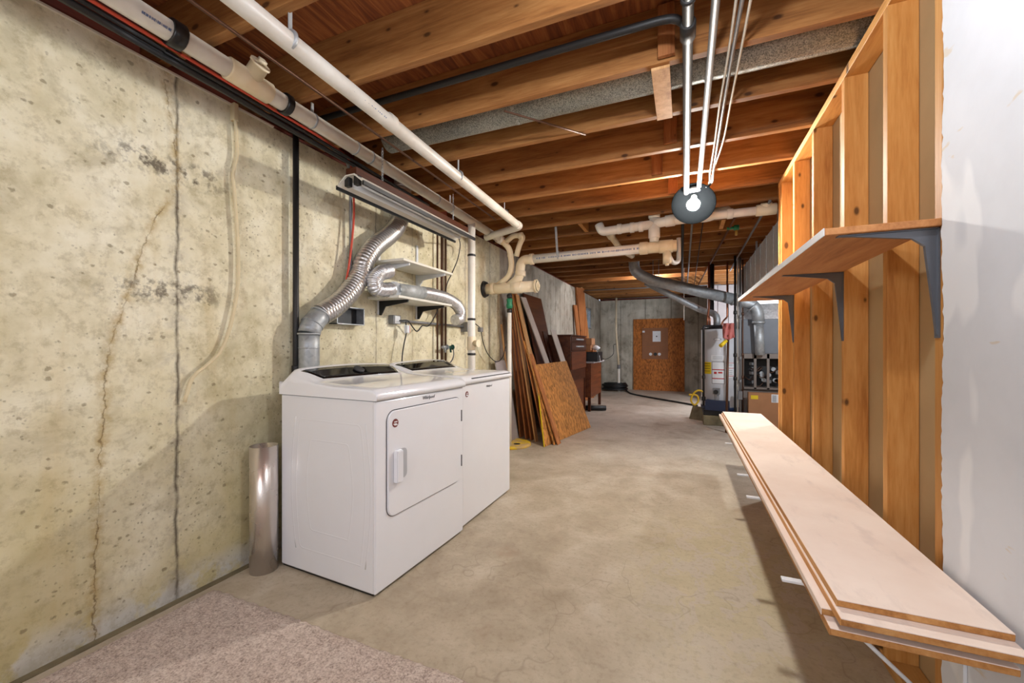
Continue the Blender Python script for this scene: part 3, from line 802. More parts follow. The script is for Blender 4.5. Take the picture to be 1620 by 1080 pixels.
# aluminium flexible dryer duct
t = thing('dryer_duct', (-2.07, 1.87, .9), 'corrugated aluminium dryer duct snaking up the wall from the dryer', 'duct')
XD = -2.075
low = [onx(489, 590, XD), onx(489, 550, XD), onx(489, 528, XD)]
low[0].y = low[1].y = low[2].y
bm = BM(); tube(bm, [Vector((XD, low[0].y, .60)), Vector((XD, low[0].y, low[1].z)), low[2]], .058, 20); collar(bm, low[1], (0, 0, 1), .060, .012)
part('lower_pipe', bm, 'galv', t, 'smooth grey metal pipe')
el = [low[2], onx(494, 513, XD), onx(507, 498, XD)]
bm = BM(); tube(bm, smooth_path(el, .03), .062, 20)
for q in (low[2], el[1], el[2]): pass
collar(bm, el[0], (0, 0, 1), .066, .012); collar(bm, el[1], el[2] - el[0], .067, .010); collar(bm, el[2], el[2] - el[1], .067, .014)
part('elbow', bm, 'galv', t, 'segmented elbow')
pp = [onx(x, y, XD) for x, y in [(507, 498), (531, 483), (553, 461), (570, 436), (576, 414), (592, 391), (614, 373), (628, 358), (634, 340)]]
pp += [pp[-1] + Vector((0, .02, .16)), pp[-1] + Vector((-.02, .05, .30))]
bm = BM(); corrugated(bm, smooth_path(pp, .02), .066, .024, .0035, 24); part('flexible_duct', bm, 'alu', t)

# vent hood box on the wall behind it
a = onx(528, 487, -2.15); b = onx(568, 512, -2.15)
t = thing('wall_vent', (-2.16, (a.y + b.y) / 2, b.z), 'square grey metal wall vent behind the dryer duct', 'vent')
bm = BM(); y0, y1, z0, z1 = a.y - .02, b.y - .0, 1.325, 1.445
for q in ((y0, y0 + .006, z0, z1), (y1 - .006, y1, z0, z1), (y0, y1, z0, z0 + .006), (y0, y1, z1 - .006, z1)): box(bm, WX, -2.10, *q)
part('collar', bm, 'galv_dark', t)
bm = BM(); box(bm, WX + .001, WX + .004, y0 + .006, y1 - .006, z0 + .006, z1 - .006); part('opening', bm, 'black', t, 'dark opening')
# conduit + red cable going up beside it
ycon = onx(554, 300, -2.14).y
bm = BM(); tube(bm, [Vector((-2.135, ycon, 1.47)), Vector((-2.135, ycon, 2.24)), Vector((-2.12, ycon - .01, 2.34)), Vector((-2.05, ycon - .12, 2.40)), Vector((-2.0, ycon - .4, 2.43))], .011, 10)
one('metal_conduit', bm, 'grey_pipe', 'thin grey conduit beside the red cable on the left wall', 'conduit')
# hanging cream cord on the wall
pts = [onx(x, y, -2.15) for x, y in [(372, 182), (374, 215), (375, 245), (369, 275), (372, 320), (377, 400), (374, 470), (355, 545), (330, 575), (305, 597), (292, 636)]]
bm = BM(); tube(bm, smooth_path(pts, .03), .0085, 8); one('hanging_cord', bm, 'rope', 'cream cord hanging loose on the concrete wall', 'cord')
bm = BM(); box(bm, WX, -2.14, pts[0].y - .012, pts[0].y + .012, pts[0].z - .03, pts[0].z + .06, .002, 1); one('cord_clip', bm, 'rope', 'small pale clip holding the top of the hanging cord', 'clip')

# shelf standards and shelves
y_a = onx(602, 480, -2.15).y; y_b = onx(662, 489, -2.15).y
for y, z0, z1, lb in ((y_a, onx(600, 497, -2.15).z, 2.02, 'white slotted shelf upright nearer the dryer duct'), (y_b, onx(662, 505, -2.15).z, onx(662, 388, -2.15).z, 'white slotted shelf upright on the right')):
    bm = BM(); box(bm, WX, WX + .014, y - .012, y + .012, z0, z1, .002, 1)
    one('shelf_upright', bm, 'white_metal', lb, 'shelf upright', 'wall shelf uprights')
def shelf(z, xf, y0, y1, lb, arm_mat):
    t = thing('wall_shelf', (WX + .02, (y0 + y1) / 2, z - .05), lb, 'shelf')
    bm = BM(); box(bm, WX + .02, xf, y0, y1, z, z + .018, .003, 2); part('board', bm, 'melamine', t)
    for y in (y_a, y_b):
        bm = BM(); prism(bm, [(WX + .014, z - .11), (WX + .03, z - .11), (WX + .07, z - .045), (xf - .02, z - .018), (xf - .02, z - .0005), (WX + .014, z - .0005)], 1, y - .006, y + .006); part('bracket', bm, arm_mat, t, 'black bracket' if arm_mat == 'black' else 'white bracket')
    return t
lz = onx(589, 473, -2.15).z; uz = onx(661, 432, -2.15).z
xf_l = ony(706, 484, y_b + .06).x; xf_u = ony(710, 421, y_b + .06).x
xl = min(-1.80, max(-1.98, xf_l)); xu = min(-1.80, max(-1.98, xf_u))
shelf(lz - .005, -1.87, 2.36, y_b + .10, 'lower white wall shelf on black brackets holding silver duct', 'black')
shelf(uz - .02, -1.86, 2.40, y_b + .10, 'upper white wall shelf, empty, on white brackets', 'white_metal')
# silver flex duct on lower shelf
XF = -1.98
t = thing('foil_duct', (XF, 2.8, lz + .02), 'crumpled silver foil duct lying over the lower wall shelf', 'duct')
pp = [onx(x, y, XF) for x, y in [(616, 428), (600, 433), (592, 445), (594, 456), (606, 459), (620, 458)]]
bm = BM(); corrugated(bm, smooth_path(pp, .015), .05, .012, .004, 16, True, .002); part('short_hose', bm, 'foil', t)
c0 = onx(622, 458, XF); c1 = onx(668, 463, XF)
bm = BM(); tube(bm, [c0 + Vector((.03, -.02, 0)), c0, c0.lerp(c1, .5), c1], [.056, .056, .052, .052], 18); part('metal_sleeve', bm, 'galv', t, 'smooth metal sleeve')
pp = [c1] + [onx(x, y, XF) for x, y in [(690, 467), (708, 473), (722, 482), (729, 494), (727, 504), (720, 506)]]
bm = BM(); corrugated(bm, smooth_path(pp, .015), .05, .012, .004, 16, True, .001); part('long_hose', bm, 'foil', t)
# outlet box, conduit, plugs, cords
a = onx(618, 505, -2.15)
t = thing('outlet_box', (-2.15, a.y + .04, 1.36), 'grey metal outlet box on the wall below the shelves', 'outlet')
bm = BM(); box(bm, WX, -2.12, a.y, a.y + .09, 1.355, 1.425, .004, 2); part('box', bm, 'grey_pipe', t)
bm = BM(); box(bm, -2.12, -2.116, a.y + .015, a.y + .075, 1.36, 1.42, .001, 1); part('cover_plate', bm, 'white_metal', t)
bm = BM(); yb = onx(735, 517, -2.14).y; tube(bm, [Vector((-2.145, a.y + .09, 1.385)), Vector((-2.145, yb, 1.385))], .011, 10)
one('wall_conduit', bm, 'grey_pipe', 'horizontal grey conduit between the outlet box and the white drain pipe', 'conduit')
bm = BM(); box(bm, WX, -2.09, yb - .03, yb + .05, 1.33, 1.43, .004, 2); one('junction_box', bm, 'grey_plastic', 'small grey junction box behind the white vertical drain pipe', 'junction box')
b = onx(643, 520, -2.09)
t = thing('plug_adapter', b, 'white plug adapter with orange edge hanging below the outlet box', 'plug')
bm = BM(); box(bm, -2.10, -2.07, b.y - .018, b.y + .018, b.z - .035, b.z + .03, .004, 2); part('body', bm, 'white_metal', t)
bm = BM(); box(bm, -2.10, -2.071, b.y + .018, b.y + .023, b.z - .03, b.z + .028); part('orange_edge', bm, 'red', t)
pp = [onx(x, y, -2.09) for x, y in [(632, 507), (645, 507), (652, 516), (660, 524), (668, 515), (678, 515), (688, 500), (694, 486)]]
bm = BM(); tube(bm, smooth_path(pp, .02), .005, 8); one('power_cord', bm, 'black', 'black power cord looping from the outlet box up to the shelf', 'cord')
pp = [onx(x, y, -2.09) for x, y in [(642, 508), (643, 525), (639, 545), (636, 570)]] + [Vector((-2.09, onx(636, 570, -2.09).y, .8))]
bm = BM(); tube(bm, smooth_path(pp, .02), .005, 8); one('power_cord', bm, 'black', 'black power cord dropping behind the washing machine', 'cord')
# water supply pipes
for px, r, mat, z0, z1, lb in ((692, .009, 'old_copper', .9, 2.42, 'leftmost thin dark copper pipe by the valves'), (699, .012, 'old_copper', .9, 2.42, 'middle dark copper pipe by the valves'), (705, .009, 'old_copper', .9, 2.42, 'right dark copper pipe by the valves')):
    y = onx(px, 450, -2.13).y
    bm = BM(); tube(bm, [Vector((-2.13, y, z0)), Vector((-2.13, y, z1))], r, 10); one('supply_pipe', bm, mat, lb, 'pipe', 'supply pipes by the washing machine')
def valve(px, py, lb, mat):
    p = onx(px, py, -2.10)
    t = thing('tap_valve', p, lb, 'valve')
    bm = BM(); tube(bm, [p, p + Vector((.0, .07, 0))], .014, 10); tube(bm, [p + Vector((0, .04, 0)), p + Vector((0, .05, -.05))], .010, 10); part('body', bm, mat, t)
    bm = BM(); lathe(bm, [(.022, 0), (.026, .004), (.022, .008)], p + Vector((0, .075, 0)), 12, (0, 1, 0)); part('handwheel', bm, mat, t)
valve(700, 549, 'grey washing machine tap on the copper pipes', 'galv_dark'); valve(709, 549, 'green handled washing machine tap beside the copper pipes', 'green_paint')
pp = [onx(x, y, -2.09) for x, y in [(717, 553), (718, 560), (716, 568), (711, 575)]]
bm = BM(); tube(bm, smooth_path(pp, .02), .006, 8); one('supply_hose', bm, 'grey_plastic', 'short grey hose hanging from the green tap', 'hose')

# ------------------------------------------------------------------ big PVC lines
def strap(parent, c, d, r, mat='galv_dark', w_=.016):
    bm = BM(); collar(bm, c, d, r, w_); return part('pipe_band', bm, mat, parent)
# long pipe 1
A1 = onz(378, 0, 2.36); B1 = onz(822, 357, 2.36)
d1 = (B1 - A1).normalized(); start = A1 - d1 * 3.2; R1 = .036
t = thing('drain_pipe', start, 'long cream pipe hung under the joists, nearer the middle of the ceiling', 'pipe')
elb = B1 + Vector((0, 0, -.01)); back = Vector((-1.94, B1.y + .16, 2.33))
bm = BM(); tube(bm, fillet([start, elb, back], .05), R1, 20); part('pipe', bm, 'pvc', t)
bm = BM(); collar(bm, onz(617, 193, 2.36), d1, R1 + .005, .055); part('coupling', bm, 'pvc', t)
bm = BM(); collar(bm, elb - d1 * .05, d1, R1 + .005, .06); part('coupling', bm, 'pvc', t)
for px, py in ((459, 63), (725, 278), (798, 338)):
    c = onz(px, py, 2.36); st = strap(t, c, d1, R1 + .003)
    bm = BM(); box(bm, c.x - .002, c.x + .002, c.y - .008, c.y + .008, 2.39, JB + .02); part('hanger_strap', bm, 'galv', t)
# printed text marks
def marks(parent, a, b, r, n, ang, mat='ink', size=.012):
    a, b = Vector(a), Vector(b); d = (b - a).normalized(); side = d.cross(Vector((0, 0, 1))).normalized(); up = side.cross(d)
    nrm = (side * math.cos(ang) + up * math.sin(ang)); tan = d.cross(nrm)
    bm = BM(); L_ = (b - a).length
    for i in range(n):
        if random.random() < .18: continue
        s0 = L_ * i / n; h = size * random.uniform(.6, 1); wd = L_ / n * random.uniform(.35, .7)
        p = a + d * s0 + nrm * (r + .0004)
        q = [p - tan * h / 2, p - tan * h / 2 + d * wd, p + tan * h / 2 + d * wd, p + tan * h / 2]
        hexa(bm, q, [k_ + nrm * .0006 for k_ in q])
    return part('printed_lettering', bm, mat, parent, 'faint printed pipe markings')
marks(t, onz(400, 18, 2.36), onz(608, 184, 2.36), R1, 60, -.75)
# long pipe 2, along the wall
A2 = onx(180, 0, -1.94); B2 = onx(790, 378, -1.94); A2.z = 2.40; B2.z = 2.375
A2 = onz(190, 0, 2.40); B2 = onz(790, 378, 2.37)
d2 = (B2 - A2).normalized(); s2 = A2 - d2 * 3.0; R2 = .040
t = thing('drain_pipe', s2, 'long cream pipe with black tape bands close along the left wall', 'pipe')
bm = BM(); tube(bm, [s2, B2], R2, 20); part('pipe', bm, 'pvc', t)
def on2(px):     # point of pipe 2 seen in a given column
    r = _ray(px, 0); # solve for the crossing in plan
    den = d2.x * r[1] - d2.y * r[0]; k_ = (A2.y * r[0] - A2.x * r[1]) / den
    return A2 + d2 * k_
for px, wd in ((277, .05), (452, .035)):
    bm = BM(); collar(bm, on2(px), d2, R2 + .012, wd); part('tape_band', bm, 'tape', t, 'black tape band')
for px in (494, 561, 585, 690, 712):
    strap(t, on2(px), d2, R2 + .003, 'galv_dark', .014)
# tee with cleanout
c = on2(394); bm = BM(); collar(bm, c, d2, R2 + .009, .20); part('tee_fitting', bm, 'pvc_cream', t, 'cream tee fitting')
bm = BM(); ax = Vector((.8, 0, .6)).normalized(); c2 = c + Vector((0, .0, 0)); tube(bm, [c2, c2 + ax * .09, c2 + ax * .09, c2 + ax * .10], [.038, .038, .043, .043], 16); tube(bm, [c2 + ax * .10, c2 + ax * .12], .02, 4); part('cleanout_plug', bm, 'pvc_cream', t)
marks(t, on2(215) , on2(262), R2, 46, -.45)
for px in (494, 712):
    c = on2(px); bm = BM(); box(bm, c.x - .003, c.x + .003, c.y - .008, c.y + .008, 2.41, JB + .03); part('hanger_strap', bm, 'galv', t)
# black cables along pipe 2
for dz, dx, r, lb, mat in ((-.040, -.070, .009, 'upper black cable strapped along the wall-side pipe', 'black'), (-.052, -.094, .013, 'thick dark cable under the wall-side pipe', 'black_iron'), (-.040, -.122, .009, 'lower grey-black cable nearest the concrete wall', 'black'), ):
    bm = BM(); e = on2(690); pts = [s2 + Vector((dx, 0, dz))]
    for px in (150, 277, 394, 452, 560, 640, 690): 
        q = on2(px); pts.append(q + Vector((dx + random.uniform(-.002, .002), 0, dz + random.uniform(-.004, .003))))
    tube(bm, smooth_path(pts, .08), r, 10); one('black_cable', bm, mat, lb, 'cable', 'cables strapped along the wall-side pipe')
redpts = [onx(x, y, -2.10) for x, y in [(548, 442), (552, 420), (557, 380), (560, 340), (559, 300), (556, 268), (548, 248)]]
for px in (520, 452, 394, 277, 150): redpts.append(on2(px) + Vector((-.050, 0, -.030)))
redpts.append(s2 + Vector((-.050, 0, -.030)))
bm = BM(); tube(bm, smooth_path(redpts, .05), .007, 8); one('red_cable', bm, 'red', 'red cable strapped along the cream pipe and hanging down the wall', 'cable')
# white vertical drain at px 746
V = on2(746)
t = thing('vertical_drain', (V.x, V.y, .3), 'white vertical drain pipe with a cream cleanout behind the washing machine', 'pipe')
bm = BM(); tube(bm, [Vector((V.x, V.y, .25)), Vector((V.x, V.y, V.z))], .036, 18); part('pipe', bm, 'pvc_bright', t)
zc = ony(750, 543, V.y).z
bm = BM(); collar(bm, (V.x, V.y, zc), (0, 0, 1), .043, .13); ax = Vector((.6, -.1, .0)).normalized(); p = Vector((V.x, V.y, zc)); tube(bm, [p, p + ax * .07, p + ax * .07, p + ax * .085], [.03, .03, .035, .035], 14); part('cleanout', bm, 'pvc_cream', t, 'cream cleanout fitting')
for py in (404, 505, 560):
    bm = BM(); collar(bm, (V.x, V.y, ony(746, py, V.y).z), (0, 0, 1), .040, .022); part('tape_band', bm, 'tape', t, 'black tape band')
bm = BM(); pp = [onx(x, y, -2.08) for x, y in [(752, 512), (760, 520), (764, 540), (772, 560), (785, 572), (795, 565), (800, 548)]]; tube(bm, smooth_path(pp, .02), .005, 8)
one('power_cord', bm, 'black', 'thin black cord looping on the wall right of the white vertical drain', 'cord')
bm = BM(); p = onx(760, 522, -2.08); box(bm, p.x - .02, p.x + .02, p.y - .03, p.y + .03, p.z - .02, p.z + .03, .004, 1); one('plug_adapter', bm, 'grey_plastic', 'grey translucent plug at the top of the looping cord', 'plug')

# sewer line through the wall, wye, and flexible traps
YS = 4.24
s0 = onx(766, 458, WX); YS = s0.y; e0 = ony(850, 452, YS)
ZS = (s0.z + e0.z) / 2; XE = e0.x
t = thing('sewer_pipe', (WX, YS, ZS - .06), 'cream sewer pipe with a capped end coming out of the left wall', 'pipe')
bm = BM(); tube(bm, [Vector((WX + .002, YS, ZS)), Vector((WX + .035, YS, ZS))], [.10, .085], 20); part('wall_gasket', bm, 'black', t, 'black rubber wall gasket')
bm = BM(); tube(bm, [Vector((WX, YS, ZS)), Vector((XE, YS, ZS))], .062, 24); part('pipe', bm, 'pvc_cream', t)
for x, wd, r in ((WX + .12, .05, .072), (WX + .42, .12, .070), (XE - .25, .05, .071), (XE - .015, .03, .074)):
    bm = BM(); collar(bm, (x, YS, ZS), (1, 0, 0), r, wd, 24); part('coupling', bm, 'pvc_cream', t)
bm = BM(); tube(bm, [Vector((XE, YS, ZS)), Vector((XE + .012, YS, ZS))], .055, 20); box(bm, XE + .01, XE + .03, YS - .018, YS + .018, ZS - .018, ZS + .018, .003, 1); part('cap', bm, 'pvc_cream', t)
# main drain crossing the room
YM = YS
zl = ony(840, 410, YM).z; zr = ony(1060, 389, YM).z; xl_ = ony(840, 410, YM).x; xr_ = ony(1064, 389, YM).x
top_c = Vector((xl_ - .09, YM, zl)); wy = ony(822, 440, YM)
t = thing('main_drain', (xl_, YM, zl - .06), 'large white printed drain pipe crossing the room below the joists', 'pipe')
bm = BM(); tube(bm, [Vector((xl_, YM, zl)), Vector((xr_ - .12, YM, zr))], .049, 24); part('pipe', bm, 'pvc_bright', t)
bm = BM(); tube(bm, fillet([Vector((xl_ + .03, YM, zl)), Vector((top_c.x - .03, YM, zl)), Vector((wy.x + .0, YM, wy.z)), Vector((wy.x - .12, YM, ZS + .02))], .10, 8), .053, 22)
collar(bm, (xl_ + .01, YM, zl), (1, 0, 0), .062, .05); collar(bm, (wy.x + .01, YM, wy.z + .05), (0.0, 0, 1), .060, .06); part('elbow', bm, 'pvc_cream', t, 'cream elbow down to the sewer pipe')
xc = ony(1035, 388, YM).x
bm = BM(); collar(bm, (xc - .1, YM, zr), (1, 0, 0), .062, .08); collar(bm, (xc + .04, YM, zr), (1, 0, 0), .055, .34); collar(bm, (xr_ - .06, YM, zr), (1, 0, 0), .064, .13); part('tee_fitting', bm, 'pvc_cream', t, 'cream tee fitting')
bm = BM(); collar(bm, (xr_ + .01, YM, zr), (1, 0, 0), .04, .03); part('end_plug', bm, 'pvc_cream', t)
marks(t, (xl_ + .08, YM, zl + 0), (xr_ - .3, YM, zr), .049, 70, -.15, 'ink', .02)
c = ony(884, 405, YM)
bm = BM(); collar(bm, (c.x, YM, c.z), (1, 0, 0), .053, .022); part('pipe_band', bm, 'galv', t)
bm = BM(); hexa(bm, [(c.x - .012, YM - .052, c.z), (c.x + .012, YM - .052, c.z), (c.x + .012, YM - .050, c.z), (c.x - .012, YM - .050, c.z)],
                [(c.x - .037, YM - .052, JB + .1), (c.x - .013, YM - .052, JB + .1), (c.x - .013, YM - .050, JB + .1), (c.x - .037, YM - .050, JB + .1)]); part('hanger_strap', bm, 'galv', t, 'perforated hanger strap')
# stack with cross fitting
zx = ony(1035, 353, YM).z
t = thing('drain_cross', (xc, YM, zr + .05), 'white vertical drain stack with a four-way cross fitting under the joists', 'pipe fitting')
bm = BM(); tube(bm, [Vector((xc, YM, zr + .05)), Vector((xc, YM, JB - .005))], .045, 20); collar(bm, (xc, YM, zx - .10), (0, 0, 1), .055, .10); collar(bm, (xc, YM, zx + .08), (0, 0, 1), .055, .06); part('stack', bm, 'pvc_bright', t)
xL = ony(952, 356, YM).x
bm = BM(); pts = fillet([Vector((xc + .0, YM, zx - .01)), Vector((xL, YM, zx - .03)), Vector((xL - .03, YM, JB - .005))], .09, 8); tube(bm, pts, .045, 20)
for x in (980, 1000, 1014): q = ony(x, 355, YM); collar(bm, (q.x, YM, zx - .02), (1, 0, 0), .052, .045)
part('left_branch', bm, 'pvc_bright', t)
q1 = ony(1060, 349, YM); q2 = ony(1088, 345, YM - .02); q3 = ony(1125, 343, YM + .05); q4 = ony(1143, 328, YM + .12); 
bm = BM(); tube(bm, fillet([Vector((xc, YM, zx - .005)), q1, q2, q3, q4, Vector((q4.x + .06, q4.y + .03, JB - .01))], .08, 5), .047, 20); collar(bm, q1, (1, 0, .05), .056, .09); part('right_branch', bm, 'pvc_bright', t)
w1 = ony(1075, 343, YM); w2 = ony(1127, 322, YM - .05); w3 = ony(1155, 315, YM - .05); w4 = ony(1222, 306, YM - .05)
for q in (w2, w3, w4): q.z = min(q.z, JB - .062)
t = thing('branch_drain', w2, 'white drain branch running right toward the stud wall beside the bulb', 'pipe')
bm = BM(); tube(bm, fillet([w1, w2, w3, w4], .06, 5), .038, 18); part('pipe', bm, 'pvc_bright', t)
bm = BM(); collar(bm, w3, (1, 0, 0), .046, .05); part('coupling', bm, 'pvc_bright', t)
q = ony(1212, 303, YM - .05); q.z = min(q.z, JB - .062)
bm = BM(); collar(bm, q, (1, 0, 0), .05, .16); tube(bm, [q, q + Vector((0, -.02, .055))], [.042, .046], 16); part('cleanout_tee', bm, 'pvc_cream', t)
# small trap hanging at the end of the main drain and a branch behind
t = thing('drain_trap', (xr_ - .03, YM, zr - .2), 'short cream trap hanging below the capped end of the main drain', 'pipe fitting')
bm = BM(); tube(bm, [Vector((xr_ - .05, YM, zr - .04)), Vector((xr_ - .05, YM, zr - .17))], .04, 16); tube(bm, [Vector((xr_ - .05, YM, zr - .17)), Vector((xr_ - .05, YM, zr - .19))], .018, 8); part('body', bm, 'pvc_cream', t)
bm = BM(); tube(bm, fillet([Vector((xr_ + .055, YM + .12, zr + .1)), Vector((xr_ + .055, YM + .12, zr - .14)), Vector((xr_ + .0, YM + .06, zr - .16)), Vector((xr_ - .03, YM, zr - .1))], .05), .022, 12); part('side_tube', bm, 'pvc', t)
bm = BM(); a = ony(966, 372, YM + .55); b = ony(982, 395, YM + .75); tube(bm, [Vector((a.x - .05, a.y - .1, JT - .001)), a + Vector((-.03, -.08, .06)), a, b, b + Vector((.1, .3, -.02))], .035, 14); collar(bm, a, b - a, .045, .07)
one('branch_drain', bm, 'pvc_cream', 'small cream branch pipe behind the left arm of the drain cross', 'pipe')
# cream loops at the left, joining pipe 2 to the sewer
t = thing('drain_assembly', (-1.9, YS, 1.9), 'cream bent drain pipes joining the wall-side pipe to the sewer pipe', 'pipe')
def cy(px, py, y): return ony(px, py, y)
e2 = B2 + d2 * .02
bm = BM(); tube(bm, fillet([e2, cy(806, 392, YS - .1), cy(810, 420, YS - .02), cy(806, 437, YS), Vector((cy(786, 456, YS).x, YS, ZS + .03))], .06, 6), .033, 16)
collar(bm, cy(808, 404, YS - .05), (0, 0, 1), .039, .03); collar(bm, cy(808, 430, YS), (0, 0, 1), .038, .03); part('long_bend', bm, 'pvc_cream', t)
bm = BM(); tube(bm, fillet([cy(797, 386, YS - .12), cy(812, 372, YS - .12), cy(829, 373, YS - .12), cy(822, 386, YS - .08), cy(817, 405, YS - .05)], .05, 6), .030, 16)
collar(bm, cy(824, 373, YS - .12), (1, 0, 0), .038, .05); part('short_loop', bm, 'pvc_cream', t)
bm = BM(); collar(bm, e2, d2, R2 + .008, .12); part('coupling', bm, 'pvc_bright', t)
# white riser with green check valve
FR = onz(807, 712, 0); yR = 4.32
top = ony(806, 405, yR)
t = thing('pump_riser', (top.x, yR, 0), 'white vertical riser pipe with a green check valve in front of the leaning boards', 'pipe')
bm = BM(); tube(bm, [Vector((top.x, yR + .0, 0)), Vector((top.x, yR, ony(806, 492, yR).z))], .024, 14); part('pipe', bm, 'pvc_bright', t)
zv = ony(806, 480, yR).z
bm = BM(); lathe(bm, [(.022, -.06), (.034, -.055), (.04, -.02), (.032, .0), (.032, .03), (.036, .05), (.022, .06)], (top.x, yR, zv), 18); part('check_valve', bm, 'green', t, 'green check valve')
for dz in (-.085, .085):
    bm = BM(); collar(bm, (top.x, yR, zv + dz), (0, 0, 1), .031, .04); part('rubber_coupling', bm, 'black', t, 'black rubber coupling with clamp')
bm = BM(); tube(bm, [Vector((top.x, yR, zv + .1)), Vector((top.x, yR + .02, 2.30))], .017, 12); part('upper_pipe', bm, 'grey_pipe', t, 'thin grey upper pipe')

# ------------------------------------------------------------------ fluorescent fixture (off)
zF = 2.12
nl = onz(540, 294, zF); fl = onz(716, 380, zF); nr = onz(569, 287, zF); fr = onz(747, 379, zF)
y0 = (nl.y + nr.y) / 2; y1 = (fl.y + fr.y) / 2; x0 = (nl.x + fl.x) / 2 - .01; x1 = (nr.x + fr.x) / 2 + .03
t = thing('shop_light', ((x0 + x1) / 2, (y0 + y1) / 2, zF), 'unlit twin-tube fluorescent shop light hanging on chains above the washer and dryer', 'ceiling light')
bm = BM(); xm = (x0 + x1) / 2
prism(bm, [(x0, zF), (x0 + .003, zF - .012), (x0 + .006, zF), (xm - .03, zF + .05), (xm + .03, zF + .05), (x1 - .006, zF), (x1 - .003, zF - .012), (x1, zF), (xm + .035, zF + .056), (xm - .035, zF + .056)], 1, y0, y1); part('reflector', bm, 'melamine', t)
bm = BM(); box(bm, xm - .04, xm + .04, y0 + .01, y1 - .01, zF + .056, zF + .10, .003, 1); part('housing', bm, 'dark_wood', t, 'brown housing')
for x in (x0, x1):
    bm = BM(); box(bm, x - .006, x + .006, y0, y1, zF - .018, zF + .006); part('edge_lip', bm, 'black', t, 'black edge')
for x in (xm - .035, xm + .035):
    bm = BM(); tube(bm, [Vector((x, y0 + .04, zF + .018)), Vector((x, y1 - .04, zF + .018))], .016, 14); part('tube', bm, 'white_metal', t)
    bm = BM(); box(bm, x - .018, x + .018, y0 + .012, y0 + .042, zF - .004, zF + .05, .003, 1); part('lamp_socket', bm, 'black', t)
for y in (y0 + .28, y1 - .2):
    bm = BM()
    z = zF + .10; i = 0
    while z < JB - .01:
        ring = [Vector((xm + (.006 * math.cos(a) if i % 2 else 0), y + (0 if i % 2 else .006 * math.cos(a)), z + .012 + .013 * math.sin(a))) for a in [2 * PI * q / 10 for q in range(11)]]
        tube(bm, ring, .0016, 6, False); z += .021; i += 1
    part('chain', bm, 'galv', t)

pp = [Vector((x0 + .06, y1 - .05, zF + .02))] + [onx(x, y, -2.08) for x, y in [(728, 388), (724, 410), (715, 432), (707, 450), (704, 475)]]
bm = BM(); tube(bm, smooth_path(pp, .02), .005, 8); one('power_cord', bm, 'black', 'black cord hanging from the far end of the unlit shop light', 'cord')
# ------------------------------------------------------------------ ceiling services
bm = BM(); a = onz(300, 0, 2.435); b = onz(760, 330, 2.435); d = (b - a).normalized(); tube(bm, [a - d * 3, b + d * .35], .007, 8)
one('copper_line', bm, 'old_copper', 'thin brown copper line between the two long cream pipes', 'pipe')
# black gas pipe: cross run in the bay and the run toward the bulb
t = thing('gas_pipe', (0, 1.7, 2.4), 'black iron gas pipe running under the joists to the bulb with a left branch', 'pipe')
xg = .012
yb_ = 1.76
bm = BM(); tube(bm, [Vector((xg, BY + .1, 2.43)), Vector((xg, 3.62, 2.43))], .0205, 16); part('main_run', bm, 'black_iron', t)
bm = BM(); collar(bm, (xg, yb_, 2.43), (0, 1, 0), .030, .09); collar(bm, (xg, 1.60, 2.43), (0, 1, 0), .027, .02); part('tee_fitting', bm, 'black_iron', t)
bm = BM(); tube(bm, fillet([Vector((xg, yb_, 2.44)), Vector((xg - .04, yb_, 2.49)), Vector((xg - .1, yb_, 2.50)), Vector((-2.1, yb_ + .01, 2.51))], .04), .0165, 14); part('branch_run', bm, 'black_iron', t)
bm = BM(); tube(bm, [Vector((.105, BY + .1, 2.44)), Vector((.105, 3.55, 2.44))], .0155, 14); one('ceiling_conduit', bm, 'grey_pipe', 'grey conduit running to the bulb beside the black gas pipe', 'conduit')
for i, (x, mat, r, lb) in enumerate(((.172, 'wire', .0055, 'left thin pale cable running to the bulb'), (.193, 'grey_pipe', .008, 'middle grey cable running to the bulb, bent at the joist'), (.222, 'wire', .0055, 'right thin pale cable running to the bulb'))):
    pts = [Vector((x, BY + .1, 2.447))] + [Vector((x + (-.03 if i == 2 and y > 2.9 else 0) + random.uniform(-.004, .004), y, 2.449 - (.006 if j % 2 else .0))) for j, y in enumerate((.4, 1.3, 1.95, 2.4, 2.85, 3.3, 3.55))] + [Vector((.09, 3.72, 2.42))]
    bm = BM(); tube(bm, smooth_path(pts, .06), r, 8); one('lamp_cable', bm, mat, lb, 'cable', 'cables running to the bulb')
# the lamp
LB = onz(1097, 322, 2.335)
t = thing('ceiling_bulb', LB, 'lit bare bulb in a socket under the joists', 'light bulb')
bm = BM(); lathe(bm, [(.010, -.050), (.030, -.046), (.046, -.030), (.050, -.010), (.040, .014), (.020, .036), (.016, .05)], LB, 28, (.05, .5, .6)); part('bulb', bm, 'bulb', t, 'glowing bulb')
bm = BM(); lathe(bm, [(.018, .05), (.022, .052), (.024, .10), (.03, .11)], LB, 20, (.05, .5, .6)); part('socket', bm, 'white_metal', t)
axd = Vector((-.08, -.80, -.60)).normalized(); vc = LB - axd * .085
bm = BM(); prf = [(.03, 0), (.09, .012), (.14, .045), (.165, .095), (.168, .095), (.144, .040), (.092, .006), (.03, -.006)]
lathe(bm, prf, vc, 32, tuple(axd)); part('reflector_dish', bm, 'dish', t, 'dark round reflector dish behind the bulb')
bm = BM(); lathe(bm, [(.052, .100), (.052, .125)], LB, 8); part('junction_box', bm, 'grey_pipe', t)
